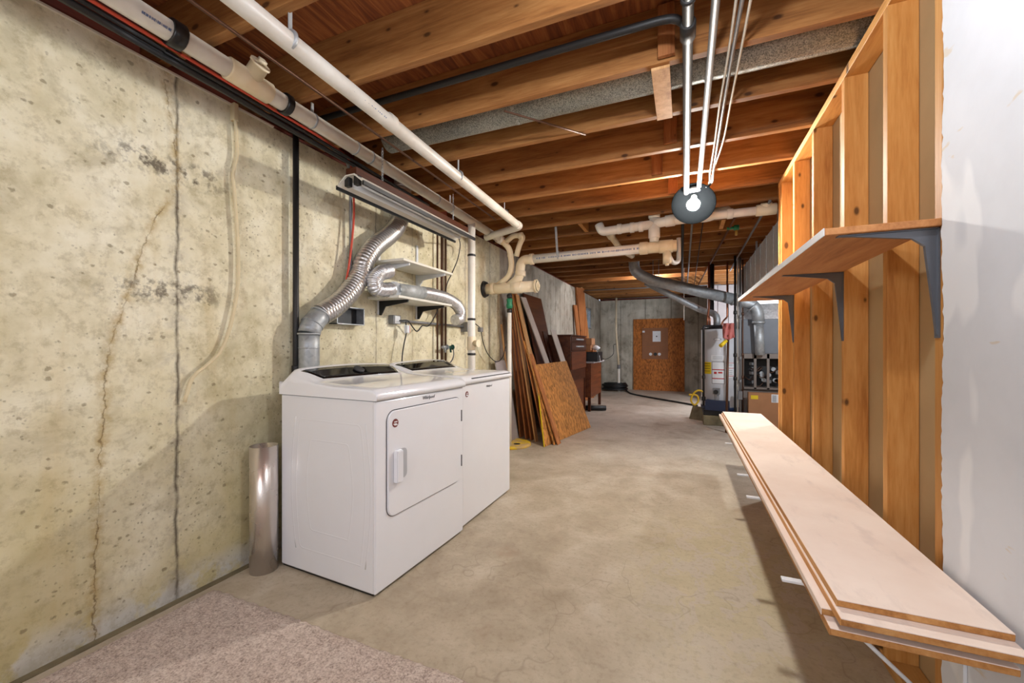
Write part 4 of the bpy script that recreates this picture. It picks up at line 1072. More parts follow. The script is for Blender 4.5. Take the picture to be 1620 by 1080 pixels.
# round galvanised duct in the bay
YD = 2.205
bl = onx(590, 232, -1.85)
bm = BM(); tube(bm, [Vector((-1.83, YD, 2.565)), Vector((RX - .05, YD, 2.565))], .085, 28)
for x in (-.9, .1, 1.1): collar(bm, (x, YD, 2.565), (1, 0, 0), .087, .03, 28)
one('round_duct', bm, 'galv_dull', 'round galvanised duct lying between two joists across the ceiling', 'duct')
bm = BM(); tube(bm, [Vector((-.9, 2.02, 2.452)), Vector((-.55, 2.44, 2.452))], .006, 8); one('cable_piece', bm, 'old_copper', 'short brown wire stretched across the bay of the round duct', 'wire')
# angled header framing near the drain cross
bm = BM(); a = onz(905, 340, 2.47); box(bm, a.x - .02, a.x + .02, 4.22, 4.60, 2.47, JT - .002); one('header_block', bm, 'stud', 'short bright block framed between joists left of the drain cross', 'timber block', 'blocks fixed across the joists')
bm = BM(); a = ony(1195, 330, 4.66); box(bm, .35, .39, 4.665, 5.06, 2.47, JT - .002); one('header_block', bm, 'stud', 'block framed between joists right of the bulb', 'timber block', 'blocks fixed across the joists')
# green valve near bulb
t = thing('gas_valve', ony(1165, 330, 4.9), 'green painted elbow valve behind the bulb to its right', 'valve')
a = ony(1150, 328, 4.9); b = ony(1165, 328, 4.9); a.z = b.z = min(a.z, 2.43)
bm = BM(); tube(bm, [a, b], .015, 10); collar(bm, b, (1, 0, 0), .028, .05); part('valve_body', bm, 'green', t)
bm = BM(); tube(bm, [b, b + Vector((0, .01, -.08))], .013, 10); part('brass_tail', bm, 'brass', t)
# supply pipes that run from there to the heater
def run(px0, py0, px1, py1, r, mat, lb, z=2.44):
    a = onz(px0, py0, z); b = onz(px1, py1, z)
    bm = BM(); tube(bm, [a, b], r, 10); one('supply_pipe', bm, mat, lb, 'pipe', 'dark pipes under the far joists')
run(1165, 340, 1105, 450, .012, 'old_copper', 'dark supply pipe running from the green valve toward the heater')
run(1218, 318, 1155, 428, .012, 'grey_pipe', 'grey supply pipe slanting from the right drain cleanout')
run(1095, 352, 1087, 452, .011, 'grey_pipe', 'grey conduit continuing past the bulb to the far ceiling')
run(1080, 352, 1079, 452, .016, 'black_iron', 'black pipe continuing past the bulb to the far ceiling')
run(1112, 352, 1098, 452, .006, 'black', 'thin dark cable continuing past the bulb')
# cross wires on the far ceiling
for px0, py0, px1, py1, r, lb in ((860, 462, 1140, 450, .012, 'grey conduit crossing the far ceiling, nearer run'), (955, 473, 1125, 466, .010, 'grey conduit crossing the far ceiling, farther run')):
    a = onz(px0, py0, 2.44); b = onz(px1, py1, 2.44)
    bm = BM(); tube(bm, [a, b], r, 8); one('ceiling_conduit', bm, 'grey_pipe', lb, 'conduit')

# ------------------------------------------------------------------ right shelf and board stack
ZSH = 1.524
t = thing('stud_shelf', (SX, 2.5, ZSH - .3), 'bare plywood shelf with white front edge on grey brackets on the open studs', 'shelf')
bm = BM(); box(bm, .402, SX - .001 + .0, 1.552, 3.61, ZSH, ZSH + .022, .002, 1)
vs_ = [v for v in bm.verts if v.co.x < .41 and v.co.y > 3]
for v in vs_: v.co.x -= .018
part('board', bm, 'shelf_under', t)
bm = BM(); hexa(bm, [(.3995, 1.552, ZSH - .001), (.402, 1.552, ZSH - .001), (.384, 3.61, ZSH - .001), (.3815, 3.61, ZSH - .001)], [(.3995, 1.552, ZSH + .023), (.402, 1.552, ZSH + .023), (.384, 3.61, ZSH + .023), (.3815, 3.61, ZSH + .023)])
part('front_edge', bm, 'white_metal', t, 'white painted front edge')
for y in (1.577, 2.353, 3.289):
    wd = .012; z = ZSH - .001
    bm = BM()
    prism(bm, [(SX - .0005, z), (SX - .235, z), (SX - .235, z - .003), (SX - .20, z - .006), (SX - .06, z - .026), (SX - .032, z - .05), (SX - .012, z - .24), (SX - .006, z - .31), (SX - .0005, z - .31)], 1, y - wd * .5, y + wd * .5)
    box(bm, SX - .24, SX - .001, y - wd, y + wd, z - .003, z); box(bm, SX - .004, SX - .0005, y - wd, y + wd, z - .32, z)
    part('bracket', bm, 'bracket', t, 'grey pressed steel bracket')
# stack of shelf boards on white brackets
ZT = .565; th = .0175
def plank(xa, xb, ya, yb, z, lb, skew=0.0, rim=False):
    t = thing('shelf_board', ((xa + xb) / 2, (ya + yb) / 2, z), lb, 'board', 'stack of white faced boards')
    def sk(bm):
        for v in bm.verts: v.co.x += skew * (v.co.y - ya)
    bm = BM(); box(bm, xa, xb, ya, yb, z, z + th - .003, .0015, 1); sk(bm); part('core', bm, 'board_edge', t, 'orange brown wood core')
    bm = BM(); box(bm, xa, xb, ya, yb, z + th - .003, z + th - .0004, .001, 1); sk(bm); part('top_face', bm, 'primed', t, 'pinkish white top face')
    bm = BM(); box(bm, xa - .0016, xa, ya, yb, z, z + th - .001); sk(bm); part('edge_band', bm, 'primed' if rim else 'board_edge', t)
z = ZT - th
plank(.342, .652, 1.222, 4.30, z, 'topmost white board of the stack on the right', -.004)
plank(.335, .652, 1.172, 4.33, z - th, 'second board down, sticking out toward the camera under the topmost board', -.004)
plank(.314, .640, 1.235, 4.36, z - 2 * th, 'third board down, set out to the left with its white face showing as a strip', -.003, True)
plank(.318, .640, 1.185, 4.34, z - 3 * th, 'lowest board of the stack on the right, resting on the white brackets', -.003)
zbk = z - 3 * th - .001
tips = [(1147, 700), (1166, 749), (1181, 784), (1236, 913)]
bl_ = ['farthest white bracket arm under the board stack', 'third white bracket arm under the board stack, counted from the camera side', 'second visible white bracket arm tip under the board stack', 'white bracket nearest the camera under the board stack, its strut crossing the bottom edge']
def wb(y, xt, lb):
    t = thing('shelf_bracket', (SX, y, zbk - .32), lb, 'bracket', 'white brackets under the board stack')
    bm = BM(); box(bm, xt, SX - .016, y - .011, y + .011, zbk - .007, zbk, .001, 1); part('arm', bm, 'white_metal', t)
    bm = BM(); box(bm, SX - .022, SX - .0145, y - .011, y + .011, zbk - .33, zbk); part('wall_plate', bm, 'white_metal', t)
    bm = BM(); tube(bm, [Vector((xt + .06, y, zbk - .008)), Vector((SX - .022, y, zbk - .31))], .006, 8); part('strut', bm, 'white_metal', t)
for (px, py), lb in zip(tips, bl_):
    q = onz(px, py, zbk); wb(min((1.577, 1.919, 2.353, 2.839, 3.289, 3.679), key=lambda v: abs(v - q.y)) if False else q.y, q.x, lb)

# ------------------------------------------------------------------ leaning sheets and far furniture
def leaner(name, b0, tpt, L_, th_, mat, lb, cat='board', tilt_y=0.0, rot=0.0):
    """b0: pixel of the near bottom corner; tpt: pixel of the near top corner"""
    B = onz(*b0, 0) if len(b0) == 2 else onx(b0[0], b0[1], b0[2])
    T = ony(*tpt, B.y) if len(tpt) == 2 else ony(tpt[0], tpt[1], tpt[2])
    up = T - B
    al = Vector((rot, 1, 0)).normalized() * L_
    nrm = up.cross(al).normalized()
    if nrm.x > 0: nrm = -nrm
    bm = BM(); slab(bm, B, B + al, T, nrm * th_)
    lo = min(v.co.z for v in bm.verts)
    bmesh.ops.translate(bm, vec=(0, 0, -lo + .0005), verts=bm.verts[:])
    return one(name, bm, mat, lb, cat, 'boards leaning on the left wall')
# front strand board: an off-cut whose top edge is shorter
B0 = onz(862, 707, 0); B1_ = onz(935, 676, 0); T0 = onx(848, 577, -1.69); T1 = onx(896, 571, -1.60)
nrm = (T0 - B0).cross(B1_ - B0).normalized(); nrm = nrm if nrm.x < 0 else -nrm
lift = Vector((0, 0, max(0, -nrm.z * .016)))
t = thing('strand_board', (B0 + B1_) / 2, 'front strand board with a dark printed stamp leaning against the narrow boards', 'board', 'boards leaning on the left wall')
q = [p + lift for p in (B0, B1_, T1, T0)]
bm = BM(); hexa(bm, q, [p + nrm * .016 for p in q]); part('sheet', bm, 'osb', t)
bm = BM(); uu = (B1_ - B0).normalized()
for i in range(26):
    f = .06 + .84 * i / 26
    if i in (9, 10, 15, 16): continue
    lo_ = B0.lerp(T0, 1 - f); hi_ = B1_.lerp(T1, 1 - f); p = lo_.lerp(hi_, .40) - nrm * .0012 + lift; hh = random.uniform(.03, .055); ww = .012
    if 11 <= i <= 13: hh *= 1.6; ww = .022
    vv = (T0 - B0).lerp(T1 - B1_, .4).normalized()
    q4 = [p, p + uu * hh, p + uu * hh + vv * ww, p + vv * ww]; hexa(bm, q4, [k_ - nrm * .0006 for k_ in q4])
part('printed_stamp', bm, 'ink_dark', t, 'dark printed stamp running down the board')
bm = BM(); slab(bm, q[0] - nrm * .0004, q[0] + nrm * .0162, q[3] - nrm * .0004, -uu * .002); part('painted_edge', bm, 'yellow', t, 'yellow painted edge')
def leaner(name, foot, top_, wd, th_, mat, lb, cat='board', wallx=None):
    B = onz(*foot, 0); T = ony(*top_, B.y)
    if T.x < WX + .03: T = onx(top_[0], top_[1], WX + .03)
    up = (T - B).normalized(); al = Vector((.08, 1, 0)).normalized() * wd
    n_ = up.cross(al).normalized(); n_ = n_ if n_.x < 0 else -n_
    bm = BM(); slab(bm, B, B + al, T, n_ * th_)
    lo = min(v.co.z for v in bm.verts); bmesh.ops.translate(bm, vec=(0, 0, -lo), verts=bm.verts[:])
    return one(name, bm, mat, lb, cat, 'boards leaning on the left wall')
leaner('leaning_board', (824, 692), (806, 500), .10, .02, 'plank', 'first reddish narrow board just right of the white riser pipe')
leaner('leaning_board', (833, 695), (807, 482), .10, .02, 'plank', 'second narrow brown board right of the white riser pipe')
leaner('leaning_board', (841, 697), (809, 470), .09, .02, 'plank', 'third narrow brown board right of the white riser pipe')
leaner('leaning_board', (848, 699), (811, 463), .07, .018, 'plank_pale', 'pale edged board bordering the dark gap in the leaning pile')
leaner('leaning_board', (862, 702), (812, 462), .10, .014, 'plank', 'thin orange board just after the dark gap in the leaning pile')
leaner('leaning_board', (869, 703), (816, 466), .09, .012, 'plank_pale', 'thin pale board beside the yellow edged strand board strip')
leaner('leaning_board', (877, 704), (829, 539), .14, .012, 'osb', 'yellowish strand board strip leaning behind the stamped front board')
leaner('leaning_board', (883, 704), (838, 560), .10, .012, 'plank', 'short brown board right behind the stamped front board')
def lean2(name, B, T, wv, th_, mat, lb):
    B, T, wv = Vector(B), Vector(T), Vector(wv); n_ = (T - B).cross(wv).normalized(); n_ = n_ if n_.x < 0 else -n_
    bm = BM(); slab(bm, B, B + wv, T, n_ * th_); lo = min(v.co.z for v in bm.verts); bmesh.ops.translate(bm, vec=(0, 0, -lo), verts=bm.verts[:])
    return one(name, bm, mat, lb, 'board', 'boards leaning on the left wall')
lean2('leaning_sheet', (-1.93, 4.45, 0), (-2.10, 4.45, 1.0), (0, .34, 0), .012, 'siding', 'grey white sheet low behind the washing machine corner')
lean2('leaning_sheet', (-1.70, 5.42, 0), (-2.12, 5.42, 1.93), (0, .80, 0), .014, 'dark_wood', 'large dark brown sheet leaning on the grey wall behind the others')
lean2('leaning_board', (-1.58, 5.86, 0), (-2.095, 5.28, 1.86), (.03, .115, 0), .014, 'board_white', 'long whitish board leaning across in front of the dark brown sheet')
lean2('leaning_board', (-1.40, 5.98, 0), (-1.86, 5.90, 1.42), (.03, .15, 0), .012, 'board_white', 'short pale board leaning right of the dark brown sheet')
lean2('leaning_board', (-1.66, 6.02, 0), (-1.99, 5.92, 1.40), (.02, .12, 0), .012, 'dark_wood', 'short very dark board between the two pale leaning boards')
for (px, py), (tx_, ty_), lb in (((814, 690), (793, 513), 'longer rough stick left of the white riser pipe'), ((810, 690), (794, 585), 'shorter rough stick left of the white riser pipe')):
    B = onz(px, py, 0); T = onx(tx_, ty_, -2.12); bm = BM(); tube(bm, [B + Vector((0, 0, .008)), T], .014, 6); one('leaning_stick', bm, 'plank_pale', lb, 'stick', 'boards leaning on the left wall')
# yellow painted spool end on the floor
c = onz(815, 708, 0); c.y += .05
t = thing('spool_end', (c.x - .09, c.y + .05, 0), 'round worn yellow wooden spool end lying on the floor', 'wooden disc')
cc = Vector((c.x - .10, c.y + .06, 0))
bm = BM(); lathe(bm, [(.235, 0), (.24, .003), (.24, .024), (.236, .027), (.0, .027)][:4] + [(.20, .0272)], cc, 36); part('disc', bm, 'yellow_wood', t)
for dx, dy, r in ((.09, -.03, .04), (-.03, .06, .022), (-.10, -.05, .02)):
    bm = BM(); lathe(bm, [(r, .0265), (r, .0285)], cc + Vector((dx, dy, 0)), 18); part('hole', bm, 'black', t, 'dark hole')

# secretary desk
dx1 = -1.62
dy0 = onx(903, 529, dx1).y; dy1 = onx(938, 560, dx1).y; ztop = onx(903, 529, dx1).z
t = thing('dark_cabinet', (-1.88, (dy0 + dy1) / 2, 0), 'dark brown wooden drawer cabinet standing behind the leaning boards', 'cabinet')
bm = BM(); box(bm, -2.14, dx1, dy0, dy0 + (dy1 - dy0) * .62, .62, ztop - .02, .006, 2); box(bm, -2.14, dx1 + .02, dy0 - .015, dy0 + (dy1 - dy0) * .62 + .015, ztop - .02, ztop, .004, 2)
part('upper_case', bm, 'dark_wood', t)
ye = dy0 + (dy1 - dy0) * .62
bm = BM(); box(bm, -2.14, dx1 - .02, dy0 + .02, ye - .02, .06, .62, .004, 1); part('lower_case', bm, 'desk_wood', t)
for i, (za, zb_) in enumerate(((ztop - .11, ztop - .03), (ztop - .25, ztop - .12), (ztop - .55, ztop - .27))):
    bm = BM(); box(bm, dx1, dx1 + .016, dy0 + .02, ye - .02, za, zb_, .004, 2); dr = part('drawer', bm, 'dark_wood' if i < 2 else 'desk_wood', t)
    if i < 2:
        bm = BM(); box(bm, dx1 + .016, dx1 + .03, dy0 + (ye - dy0) * .25, dy0 + (ye - dy0) * .75, (za + zb_) / 2 - .012, (za + zb_) / 2 + .012, .004, 2); part('handle', bm, 'galv_dark', dr, 'long metal handle')
for y in (dy0 + .03, ye - .03):
    for x in (-2.11, dx1 - .02):
        bm = BM(); box(bm, x - .02, x + .02, y - .02, y + .02, 0, .62 if x > -2 else .08, .003, 1); part('leg', bm, 'dark_wood', t)
# side table with clutter
tx1 = -1.55; ty0, ty1 = dy1 - .55, dy1 + .5
tz = .90
t = thing('side_table', ((-1.85), (ty0 + ty1) / 2, 0), 'brown wooden table beside the dark cabinet, cluttered with boxes', 'table')
bm = BM(); box(bm, -2.12, tx1 + .06, ty0, ty1, tz - .03, tz, .004, 2); part('tabletop', bm, 'siding', t, 'grey topped table')
bm = BM(); box(bm, -2.08, tx1, ty0 + .04, ty0 + .07, .25, tz - .03); box(bm, tx1 - .02, tx1, ty0 + .07, ty1 - .04, .25, tz - .03); part('side_panel', bm, 'desk_wood', t)
for y in (ty0 + .05, ty1 - .05):
    for x in (-2.06, tx1 - .03):
        bm = BM(); box(bm, x - .025, x + .025, y - .025, y + .025, 0, .25, .003, 1); part('leg', bm, 'dark_wood', t)
bm = BM(); box(bm, -1.85, tx1 + .12, ty0 + .05, ty0 + .5, tz, tz + .17, .006, 2); o = one('black_crate', bm, 'black', 'black crate on the side table', 'crate')
bm = BM(); box(bm, -1.86, -1.52, ty0 + .08, ty0 + .42, tz + .172, tz + .20, .003, 1); one('wooden_tray', bm, 'plank', 'flat brown wooden tray on top of the black crate', 'tray')
bm = BM(); box(bm, -1.84, -1.55, ty0 + .1, ty0 + .4, tz + .30, tz + .42, .003, 1); box(bm, -1.82, -1.57, ty0 + .12, ty0 + .38, tz + .20, tz + .30, .003, 1); one('cardboard_box', bm, 'cardboard', 'small cardboard box on top of the clutter by the dark cabinet', 'box')
t = thing('desk_lamp', (-1.48, ty0 + .3, tz + .17), 'small white lamp head with tangled white cable on the side table', 'lamp')
bm = BM(); lathe(bm, [(.02, .0), (.07, .03), (.075, .05), (.02, .09)], (-1.50, ty0 + .26, tz + .20), 16); part('shade', bm, 'paper', t)
bm = BM(); tube(bm, smooth_path([Vector((-1.50, ty0 + .22, tz + .21)), Vector((-1.43, ty0 + .2, tz + .1)), Vector((-1.42, ty0 + .22, tz - .02)), Vector((-1.44, ty0 + .26, tz + .0)), Vector((-1.47, ty0 + .24, tz + .16))], .02), .005, 8); part('cable', bm, 'paper', t)
bm = BM(); tube(bm, [Vector((-1.75, ty0 + .1, .05)), Vector((-1.12 - .2, ty0 + .25, .05))], .045, 14); one('black_tube', bm, 'black', 'short black tube lying on the floor under the side table', 'tube')
# leaning studs at the wall
def stick(t0, b0, wd, th_, mat, lb):
    T = onx(t0[0], t0[1], -2.13); Bx = Vector((b0[0], T.y + b0[1], 0))
    bm = BM(); up = (T - Bx); sidev = Vector((.35, 1, 0)).normalized() * wd
    slab(bm, Bx, Bx + sidev, T, Vector((-.04, .012, 0)).normalized() * th_)
    lo = min(v.co.z for v in bm.verts); bmesh.ops.translate(bm, vec=(0, 0, -lo), verts=bm.verts[:])
    one('leaning_timber', bm, mat, lb, 'timber', 'long timbers leaning on the far left wall')
stick((912, 454), (-2.0, .45), .30, .04, 'plank', 'widest brown timber leaning near the window')
stick((908, 482), (-1.98, .35), .12, .03, 'plank', 'narrow brown timber leaning left of the widest one')
stick((919, 454), (-1.95, .5), .1, .04, 'plank_pale', 'paler timber leaning right beside the widest one')

# ------------------------------------------------------------------ far wall
yF = FY
a = ony(1002, 504, yF - .02); b = ony(1083, 619, yF - .02)
t = thing('osb_sheet', ((a.x + b.x) / 2, yF - .03, 0), 'large orange strand board sheet standing against the far end wall', 'board')
bm = BM(); hexa(bm, [(a.x, yF - .05, 0), (b.x, yF - .05, 0), (b.x, yF - .03, 0), (a.x, yF - .03, 0)], [(a.x, yF - .025, 1.9), (b.x, yF - .025, 1.9), (b.x, yF - .005, 1.9), (a.x, yF - .005, 1.9)])
part('sheet', bm, 'osb_far', t)
a = ony(1016, 519, yF); b = ony(1057, 568, yF)
t = thing('cardboard_sheet', ((a.x + b.x) / 2, yF - .05, b.z), 'flat brown cardboard taped to the strand board with a white paper on it', 'cardboard')
mz = a.z - (a.z - b.z) * .6
bm = BM(); box(bm, a.x, b.x, yF - .054, yF - .050, mz + .004, a.z); box(bm, a.x, b.x, yF - .056, yF - .051, b.z, mz); part('sheet', bm, 'cardboard_dark', t)
c = ony(1039, 532, yF); bm = BM(); box(bm, c.x - .10, c.x + .10, yF - .056, yF - .0545, c.z - .14, c.z + .14); pa = part('paper', bm, 'paper', t, 'white paper target')
bm = BM(); lathe(bm, [(.018, 0), (.018, .001)], (c.x, yF - .0562, c.z), 16, (0, -1, 0)); part('printed_dot', bm, 'black', pa)
bm = BM(); box(bm, a.x + .01, a.x + .07, yF - .055, yF - .0542, a.z - .12, a.z - .07); part('tape', bm, 'paper', t, 'white tape')
for dx in (-.12, .1):
    bm = BM(); c = ony(1037, 560, yF); lathe(bm, [(.04, 0), (.04, .001)], (c.x + dx, yF - .0565, c.z), 12, (0, -1, 0)); part('tape', bm, 'paper', t, 'white tape')
bm = BM(); c = ony(1037, 560, yF); lathe(bm, [(.045, 0), (.045, .001)], (c.x, yF - .0565, c.z), 14, (0, -1, 0)); part('hole', bm, 'black', t, 'dark round hole')
# white pole + coil
p = onz(979, 619, 0)
t = thing('white_pole', (p.x, p.y, 0), 'thin white and cream pipe standing from the black hose coil to the ceiling', 'pipe')
bm = BM(); tube(bm, [p, Vector((p.x, p.y, .62))], .035, 12); part('lower_pipe', bm, 'pvc_bright', t)
bm = BM(); collar(bm, (p.x, p.y, .64), (0, 0, 1), .042, .10); part('coupling', bm, 'grey_plastic', t)
bm = BM(); tube(bm, [Vector((p.x, p.y, .66)), Vector((p.x - .08, p.y + .05, 1.6)), Vector((p.x - .08, p.y + .1, JB - .02))], .025, 12); part('upper_pipe', bm, 'pvc_cream', t, 'cream upper pipe')
pp = [ony(x, y, p.y + .2) for x, y in [(978, 545), (971, 545), (970, 560), (958, 568)]] + [Vector((-1.52, ty0 + .45, tz + .1))]
bm = BM(); tube(bm, smooth_path(pp, .05), .008, 6); one('power_cord', bm, 'black', 'dark cord drooping left from the white pole', 'cord')
t_pts = []
for i in range(24 * 5 + 1):
    a_ = 2 * PI * i / 24; rr = .29 + .03 * math.sin(a_ * .37); t_pts.append(Vector((p.x - .12 + rr * math.cos(a_), p.y + .14 + rr * .8 * math.sin(a_), .03 + .035 * i / 24)))
hose_end = [onz(x, y, 0) for x, y in [(1000, 624), (1035, 631), (1070, 637), (1103, 643)]]
for q in hose_end: q.z = .02
bm = BM(); tube(bm, t_pts, .026, 8); tube(bm, smooth_path([t_pts[0] + Vector((0, 0, -.008))] + hose_end, .1), .018, 8)
one('black_hose', bm, 'black', 'black hose coiled at the pole and trailing over the floor to the water heater', 'hose')
# pull chain
a = ony(1082, 456, 7.2)
bm = BM(); 
for i in range(46):
    z_ = 2.44 - .0185 * i; bmesh.ops.create_icosphere(bm, subdivisions=1, radius=.009, matrix=Matrix.Translation((a.x, 7.2, z_)))
one('pull_chain', bm, 'pvc_bright', 'white pull chain hanging in front of the far strand board', 'chain')
# grey panelled partition behind the heater
yP = 9.6
a = ony(1119, 520, yP)
bm = BM(); 
for i in range(20): box(bm, a.x + i * .2, a.x + i * .2 + .192, yP, yP + .04, 0, JB - .002, .004, 1)
struct('wall_utility', bm, 'siding', 'grey panelled partition behind the water heater')

# ------------------------------------------------------------------ water heater
HC = Vector((.507, 6.98, 0)); RH = .272; zb, zt = .23, 1.435
t = thing('water_heater', (HC.x, HC.y, zb), 'tall white cylindrical gas water heater with warning labels on concrete blocks', 'water heater')
bm = BM(); lathe(bm, [(RH - .01, zb), (RH, zb + .01), (RH, zt - .012), (RH - .006, zt)], HC, 48); part('tank', bm, 'heater', t)
bm = BM(); lathe(bm, [(RH + .004, zt - .004), (RH + .006, zt + .012), (RH - .02, zt + .03), (.05, zt + .036)], HC, 48); part('top_cover', bm, 'black', t, 'dark top rim')
bm = BM(); lathe(bm, [(RH + .004, zb + .0), (RH + .006, zb + .05)], HC, 48); part('base_ring', bm, 'navy', t, 'dark blue base ring')
bearing = math.atan2(-HC.y, -HC.x)        # toward the camera
def onheat(da, r=RH): a = bearing + da; return HC.x + r * math.cos(a), HC.y + r * math.sin(a)
def sticker(da0, da1, z0, z1, mat, nm, lb=None, off=.002, parent=None):
    bm = BM(); n = 8; A = []
    for i in range(n + 1):
        da = da0 + (da1 - da0) * i / n
        x, y = onheat(da, RH + off); xi, yi = onheat(da, RH - .004)
        A.append([bm.verts.new((x, y, z0)), bm.verts.new((x, y, z1)), bm.verts.new((xi, yi, z1)), bm.verts.new((xi, yi, z0))])
    for p_, q_ in zip(A, A[1:]):
        for i in range(4): bm.faces.new((p_[i], p_[(i + 1) % 4], q_[(i + 1) % 4], q_[i]))
    bm.faces.new(A[0]); bm.faces.new(A[-1][::-1]); return part(nm, bm, mat, parent or t, lb)
def da_of(px): return math.asin(max(-1, min(1, (px - 1133.5) / 29.5)))
def zz(py): return CAMH - (py - HOR) * 6.0 / FPX
def stk(px0, py0, px1, py1, mat, nm='sticker', lb=None, off=.002, parent=None): return sticker(da_of(px0), da_of(px1), zz(py1), zz(py0), mat, nm, lb, off, parent)
s1 = stk(1121, 572, 1139, 607, 'seam', lb='tall bordered warning label'); stk(1121.6, 572.6, 1138.4, 584, 'paper', 'printed_field', off=.003, parent=s1); stk(1121.6, 585.5, 1138.4, 598, 'paper', 'printed_field', off=.003, parent=s1); stk(1121.6, 599.5, 1138.4, 606.4, 'paper', 'printed_field', off=.003, parent=s1)
stk(1121.6, 584, 1138.4, 585.2, 'red_ink', 'printed_line', off=.0035, parent=s1); stk(1124, 588, 1128, 591.5, 'red_ink', 'printed_mark', off=.004, parent=s1); stk(1130, 588, 1136, 590.5, 'red_ink', 'printed_mark', off=.004, parent=s1); stk(1121.6, 598, 1138.4, 599.2, 'red_ink', 'printed_line', off=.0035, parent=s1)
s2_ = stk(1108, 573, 1120, 592, 'yellow', lb='yellow energy label')
for py in (575, 579, 583, 587): stk(1109.5, py, 1118.5, py + .7, 'black', 'printed_line', off=.003, parent=s2_)
s3 = stk(1120, 562, 1139, 570, 'paper', lb='small white label')
for py in (563.5, 565.5, 567.5): stk(1122, py, 1136, py + .5, 'logo', 'printed_line', off=.003, parent=s3)
s4 = stk(1140.5, 573, 1155, 597, 'paper', lb='white label with red lines')
for py in (573.5, 581.5, 594): stk(1140.8, py, 1154.5, py + .8, 'red_ink', 'printed_line', off=.003, parent=s4)
for py in (576, 578, 585, 588, 591): stk(1142, py, 1150, py + .5, 'logo', 'printed_line', off=.003, parent=s4)
# oval logo
cx_, cy_ = onheat(da_of(1129), RH + .003); ax = Vector((cx_ - HC.x, cy_ - HC.y, 0)).normalized()
bm = BM(); lathe(bm, [(.052, 0), (.052, .002)], (0, 0, 0), 28, tuple(ax))
for v in bm.verts: v.co.z *= .36
bmesh.ops.translate(bm, vec=(cx_, cy_, zz(536.5)), verts=bm.verts[:]); lg = part('oval_badge', bm, 'logo', t, 'oval maker badge')
bm = BM(); lathe(bm, [(.044, .002), (.044, .0035)], (0, 0, 0), 28, tuple(ax))
for v in bm.verts: v.co.z *= .34
bmesh.ops.translate(bm, vec=(cx_, cy_, zz(536.5)), verts=bm.verts[:]); part('badge_face', bm, 'paper', lg)
# gas control
x, y = onheat(da_of(1128), RH + .0); out_ = Vector((x - HC.x, y - HC.y, 0)).normalized(); side = Vector((-out_.y, out_.x, 0)); cz = zz(619)
bm = BM(); c = Vector((x, y, cz)); 
q = [c + side * s_ * .045 + Vector((0, 0, h_)) for s_, h_ in ((-1, -.04), (1, -.04), (1, .05), (-1, .05))]; hexa(bm, q, [k_ + out_ * .05 for k_ in q]); ctl = part('gas_control', bm, 'grey_plastic', t)
bm = BM(); lathe(bm, [(.032, 0), (.032, .02), (.028, .024)], c + out_ * .05 + Vector((0, 0, -.005)), 20, tuple(out_)); part('knob', bm, 'black', ctl, 'black knob')
bm = BM(); 
for s_ in (-.02, .01, .03): tube(bm, smooth_path([c + side * s_ + out_ * .03 - Vector((0, 0, .04)), c + side * (s_ + .005) + out_ * .05 - Vector((0, 0, .09)), c + side * (s_ + .0) + out_ * .02 - Vector((0, 0, .15))], .02), .004, 6)
part('tubing', bm, 'grey_pipe', t)
# navy door pan
bm = BM(); c = Vector((*onheat(da_of(1129), RH + .012), 0)); hw = .155
q = [c + side * s_ * hw + Vector((0, 0, h_)) + out_ * o_ for s_, h_, o_ in ((-1, zz(649), -.05), (1, zz(649), -.05), (1, zz(633), -.05), (-1, zz(633), -.05))]
hexa(bm, q, [k_ + out_ * .10 for k_ in q]); part('burner_cover', bm, 'navy', t, 'navy blue burner cover')
# black gas pipe in front of the heater on left
gx = HC + Vector((math.cos(bearing - .62), math.sin(bearing - .62), 0)) * (RH + .08)
pg = ond(1113, 520, 6.05)
bm = BM(); tube(bm, fillet([Vector((HC.x, HC.y - .18, 1.475)), Vector((pg.x, pg.y, 1.475)), Vector((pg.x, pg.y, .30))], .03), .016, 10); collar(bm, (pg.x, pg.y, .72), (0, 0, 1), .024, .05); collar(bm, (pg.x, pg.y, .40), (0, 0, 1), .028, .06)
one('gas_pipe', bm, 'black_iron', 'thin black pipe dropping in front of the water heater', 'pipe')
c = Vector((pg.x, pg.y, .50)); pts = [c, c + Vector((-.07, 0, .02)), c + Vector((-.14, 0, -.04)), c + Vector((-.17, 0, -.14)), c + Vector((-.12, 0, -.2)), c + Vector((-.07, .02, -.14)), c + Vector((-.09, .02, -.06)), c + Vector((-.2, .0, -.05))]
bm = BM(); tube(bm, smooth_path(pts, .02), .014, 8); one('gas_hose', bm, 'cord_yellow', 'yellow flexible gas hose looped beside the water heater', 'hose')
# copper tails on top
for px0, nm, r in ((1120, 'left', .016), ):
    a0 = ond(1120, 516, 6.1); a1 = ond(1122, 488, 6.15); 
    bm = BM(); tube(bm, [Vector((a0.x, a0.y + .1, 1.47)), Vector((a0.x, a0.y + .1, 1.60)), Vector((a1.x, a1.y + .1, 1.75)), Vector((a1.x, a1.y + .1, JB))], r, 10); tube(bm, [Vector((a0.x + .03, a0.y + .1, 1.47)), Vector((a0.x + .03, a0.y + .1, 1.58)), Vector((a0.x + .015, a0.y + .1, 1.64))], .014, 10)
    one('copper_tail', bm, 'copper', 'copper pipe rising from the left of the water heater top', 'pipe')
a0 = ond(1142, 518, 6.2); a1 = ond(1151, 490, 6.2)
bm = BM(); tube(bm, fillet([Vector((a0.x, a0.y + .05, 1.46)), Vector((a0.x, a0.y + .05, 1.52)), Vector((a0.x + .03, a0.y + .05, 1.57)), Vector((a1.x, a1.y + .05, 1.62)), Vector((a1.x, a1.y + .05, 1.72)), Vector((a1.x, a1.y + .05, JB))], .03), .013, 10)
one('copper_tail', bm, 'copper', 'bent copper pipe rising from the right of the water heater top', 'pipe')
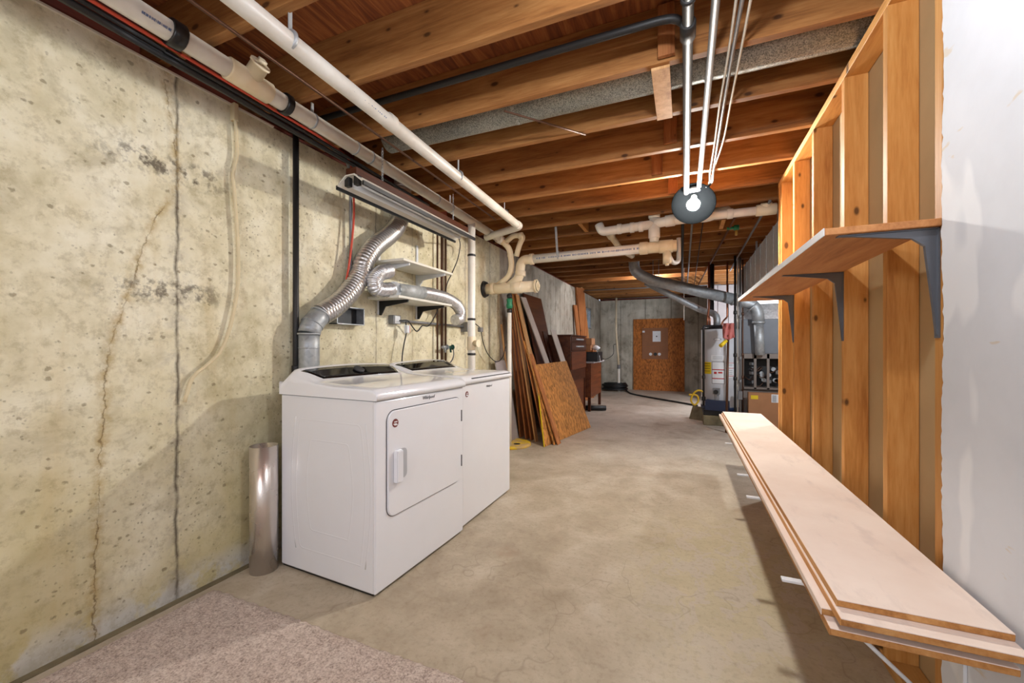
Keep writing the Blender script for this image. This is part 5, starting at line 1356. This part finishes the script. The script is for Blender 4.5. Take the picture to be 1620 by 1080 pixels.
bm = BM(); c = ond(1125, 450, 6.4); tube(bm, [Vector((c.x, c.y, 1.72)), Vector((c.x, c.y, JB))], .045, 14); one('insulated_pipe', bm, 'black', 'thick dark insulated pipe above the water heater', 'pipe')
# stand: blocks
bm = BM(); box(bm, HC.x - .25, HC.x + .27, HC.y - .25, HC.y + .27, .15, zb - .001, .01, 2); one('heater_stand', bm, 'black_iron', 'dark drip pan under the water heater', 'stand')
a = onz(1092, 662, 0); b = onz(1134, 668, 0)
bm = BM(); hexa(bm, [(a.x - .02, a.y - .02, 0), (b.x + .04, b.y - .12, 0), (b.x + .05, b.y + .06, 0), (a.x + .02, a.y + .14, 0)], [(a.x + .04, a.y + .12, .20), (b.x + .06, b.y + .04, .19), (b.x + .07, b.y + .10, .15), (a.x + .06, a.y + .18, .16)])
one('concrete_block', bm, 'block', 'mossy tilted concrete slab at the foot of the water heater', 'block')
bm = BM(); box(bm, HC.x - .25, HC.x + .28, HC.y - .25, HC.y + .28, 0, .149, .01, 2); one('concrete_block', bm, 'block', 'flat concrete block carrying the water heater', 'block')
# broom handle with cloth
bx = ond(1149, 645, 5.55)
t = thing('mop', (bx.x, bx.y, 0), 'upside-down mop with a faded red cloth head leaning on the water heater', 'mop')
tp = ond(1152, 530, 5.65)
bm = BM(); tube(bm, [Vector((bx.x, bx.y, 0)), tp], .016, 10); part('handle', bm, 'old_copper', t, 'brown wooden handle')
bm = BM(); n = 10; A = []
for i in range(n + 1):
    r_ = []
    for j in range(9):
        f = j / 8; g = i / n
        c = ond(1144 + 18 * g, 511 + (27 - 8 * abs(g - .45)) * f, 5.6); c.y += .03 * math.sin(g * 14 + f * 3) + .04 * math.sin(f * PI)
        r_.append(c)
    A.append(r_)
F_ = [[bm.verts.new(p_) for p_ in r_] for r_ in A]; G_ = [[bm.verts.new(p_ + Vector((0, .035, 0))) for p_ in r_] for r_ in A]
for i in range(n):
    for j in range(8):
        bm.faces.new((F_[i][j], F_[i + 1][j], F_[i + 1][j + 1], F_[i][j + 1])).smooth = True; bm.faces.new((G_[i][j], G_[i][j + 1], G_[i + 1][j + 1], G_[i + 1][j])).smooth = True
for j in range(8): bm.faces.new((F_[0][j], F_[0][j + 1], G_[0][j + 1], G_[0][j])); bm.faces.new((F_[n][j], G_[n][j], G_[n][j + 1], F_[n][j + 1]))
for i in range(n): bm.faces.new((F_[i][0], G_[i][0], G_[i + 1][0], F_[i + 1][0])); bm.faces.new((F_[i][8], F_[i + 1][8], G_[i + 1][8], G_[i][8]))
part('cloth', bm, 'redcloth', t, 'faded red cloth')
bm = BM(); a = ond(1149, 539, 5.62); b = ond(1140, 547, 5.58); tube(bm, [a, b], [.022, .028], 10); part('yellow_grip', bm, 'yellow', t, 'yellow plastic grip')
# pipe bundle right of heater
for px, d_, r, mat, lb in ((1163, 5.75, .016, 'black_iron', 'thick black vertical pipe between the heater and the furnace'), (1167, 5.9, .012, 'pvc_bright', 'thin white vertical pipe beside the thick black one'), (1171, 5.85, .015, 'grey_pipe', 'grey vertical conduit left of the furnace'), (1175, 6.0, .010, 'old_copper', 'thin copper pipe against the furnace side')):
    q = ond(px, 600, d_); bm = BM(); tube(bm, [Vector((q.x, q.y, .0)), Vector((q.x, q.y, JB - .01))], r, 10)
    for z_ in (.62, .95, 1.55): collar(bm, (q.x, q.y, z_ + px % 3 * .05), (0, 0, 1), r + .007, .05)
    one('vertical_pipe', bm, mat, lb, 'pipe', 'vertical pipes beside the furnace')
bm = BM(); q = ond(1170.5, 625, 5.8); box(bm, q.x - .03, q.x + .03, q.y - .03, q.y + .02, q.z - .06, q.z + .06, .004, 1); one('switch_box', bm, 'grey_pipe', 'small grey switch box on the conduit left of the furnace', 'switch box')

# ------------------------------------------------------------------ furnace
dF = 6.1
fl_ = ond(1174, 614, dF); fx0 = fl_.x; fy = fl_.y; fx1 = fx0 + .80
def zf(py): return CAMH - (py - HOR) * dF / FPX
t = thing('furnace', (fx0 + .4, fy + .3, 0), 'tall grey furnace cabinet with three open grille bays behind the stud wall end', 'furnace')
bm = BM(); box(bm, fx0, fx1, fy + .02, fy + .75, zf(559), zf(505), .005, 1); part('upper_cabinet', bm, 'furnace_grey', t, 'blue grey upper cabinet')
z0_, z1_ = zf(615), zf(559)
bm = BM()
box(bm, fx0, fx1, fy, fy + .7, z1_ - .075, z1_, .004, 1); box(bm, fx0, fx1, fy, fy + .7, z0_, z0_ + .03, .004, 1)
for px in (1175.5, 1194, 1213, 1232):
    q = ond(px, 590, dF); box(bm, q.x - .02, q.x + .012, fy, fy + .04, z0_, z1_)
box(bm, fx1 - .02, fx1, fy, fy + .7, z0_, z1_); box(bm, fx0, fx0 + .01, fy, fy + .7, z0_, z1_)
part('grille_frame', bm, 'furnace_taupe', t, 'taupe frame with three openings')
bm = BM(); box(bm, fx0 + .01, fx1 - .02, fy + .30, fy + .32, z0_, z1_); part('inner_wall', bm, 'black', t, 'dark interior')
random.seed(21)
for i in range(30):
    xx = fx0 + .05 + .50 * random.random(); za = z0_ + .06 + random.random() * (z1_ - z0_ - .22)
    bm = BM()
    if i % 3 == 0: box(bm, xx, xx + .06, fy + .16, fy + .2, za, za + .05, .004, 1); m_ = 'grey_pipe'
    elif i % 3 == 1: lathe(bm, [(.03, 0), (.03, .03)], (xx, fy + .18, za), 12, (0, -1, 0)); m_ = 'galv'
    else: tube(bm, smooth_path([Vector((xx, fy + .15, za)), Vector((xx + .06, fy + .12, za - .04)), Vector((xx + .13, fy + .14, za + .02))], .02), .006, 6); m_ = 'old_copper'
    part('burner_component', bm, m_, t)
bm = BM(); box(bm, fx0, fx1, fy + .05, fy + .7, 0, z0_, .004, 1); part('lower_cabinet', bm, 'furnace_taupe', t)
q0 = ond(1183, 617, dF - .15)
t = thing('cardboard_box', (q0.x + .3, q0.y, 0), 'large flat cardboard carton standing in front of the furnace with a yellow sticker', 'box')
bm = BM(); box(bm, q0.x, q0.x + .8, q0.y - .06, q0.y + .04, 0, zf(617) - .01, .004, 1); part('carton', bm, 'cardboard', t)
q = ond(1192, 627, dF - .15); bm = BM(); box(bm, q.x - .045, q.x + .045, q0.y - .0625, q0.y - .060, q.z - .027, q.z + .027); part('yellow_sticker', bm, 'yellow', t, 'yellow sticker')
q = ond(1226, 628, dF - .15); bm = BM(); box(bm, q.x - .08, q.x + .12, q0.y - .0625, q0.y - .060, q.z - .055, q.z + .06); lb_ = part('shipping_label', bm, 'paper', t, 'white shipping label')
for i in range(7):
    bm = BM(); box(bm, q.x - .07, q.x - .02, q0.y - .0632, q0.y - .0624, q.z - .045 + i * .014, q.z - .038 + i * .014); part('printed_line', bm, 'logo', lb_)
# plenum above
bm = BM(); zc0 = zf(505); hexa(bm, [(fx0 + .04, fy + .08, zc0), (fx1, fy + .08, zc0), (fx1, fy + .7, zc0), (fx0 + .04, fy + .7, zc0)], [(fx0 + .02, fy + .14, zf(480)), (fx1 - .3, fy + .14, zf(480)), (fx1 - .3, fy + .6, zf(480)), (fx0 + .02, fy + .6, zf(480))])
box(bm, fx0 + .02, fx1 - .3, fy + .14, fy + .6, zf(480), 1.938)
one('furnace_plenum', bm, 'foil', 'tapered silver sheet metal plenum on top of the furnace', 'duct')
# rectangular trunk duct
t = thing('trunk_duct', (1.05, 5.4, 1.94), 'rectangular galvanised trunk duct under the joists beyond the stud wall', 'duct')
bm = BM(); box(bm, .80, 1.32, 4.02, fy + .6, 1.94, 2.345, .003, 1); part('casing', bm, 'trunk', t)
for i in range(8):
    y = 4.3 + i * .37
    bm = BM(); box(bm, .793, .80, y - .008, y + .008, 1.935, 2.35, .002, 1); part('seam', bm, 'galv', t, 'raised seam')
for y in (4.6, 5.9):
    bm = BM(); box(bm, .82, .84, y - .01, y + .01, 2.345, JB + .03); part('hanger_strap', bm, 'galv_dark', t)
# vent connectors
t = thing('furnace_flue', ond(1100, 455, 6.4), 'large round galvanised flue pipe from the furnace rising to the far ceiling', 'flue')
dd_ = 6.4
pts = [ond(1003, 402, dd_), ond(1003, 425, dd_), ond(1016, 438, dd_), ond(1100, 458, 6.1), ond(1185, 480, 5.95)]
bm = BM(); tube(bm, fillet(pts[:1] + [ond(1003, 430, dd_)] + [ond(1030, 443, 6.35), ond(1160, 473, 6.0)], .12, 8), .082, 22)
part('sloping_run', bm, 'galv_dark', t)
bm = BM(); e1 = ond(1160, 473, 6.0); tube(bm, fillet([e1, ond(1197, 483, 5.95), ond(1200, 510, 5.95)], .16, 8), .080, 22); collar(bm, e1, ond(1197, 483, 5.95) - e1, .094, .03); collar(bm, ond(1190, 486, 5.95), (1, 0, -1), .094, .02); part('elbow', bm, 'galv_dark', t)
q = ond(1200, 510, 5.95); bm = BM(); tube(bm, [q, Vector((q.x + .02, q.y, zf(561)))], .062, 22); collar(bm, q, (0, 0, 1), .085, .03); part('drop_pipe', bm, 'galv', t)
for px in (1030, 1050): q = ond(px, 443 + (px - 1030) * .24, 6.3); 
t = thing('heater_flue', ond(1080, 470, 6.7), 'thinner galvanised flue pipe from the water heater joining the larger flue', 'flue')
bm = BM(); ht = Vector((HC.x - .05, HC.y, 1.47))
tube(bm, fillet([ond(1022, 447, 6.5), ond(1108, 490, 6.55), Vector((ht.x, ht.y, 1.66)), ht], .09, 8), .05, 18); part('pipe', bm, 'galv_dark', t)
# hangers on far ceiling
for px, lb in ((1033, 'left wire hanger above the large flue'), (1042, 'right wire hanger above the large flue')):
    q = ond(px, 440, 6.3); bm = BM(); tube(bm, [q, Vector((q.x, q.y, JB + .05))], .004, 6); one('wire_hanger', bm, 'galv_dark', lb, 'hanger', 'wire hangers')
for o in bpy.data.objects:
    if '_o' in o: del o['_o']
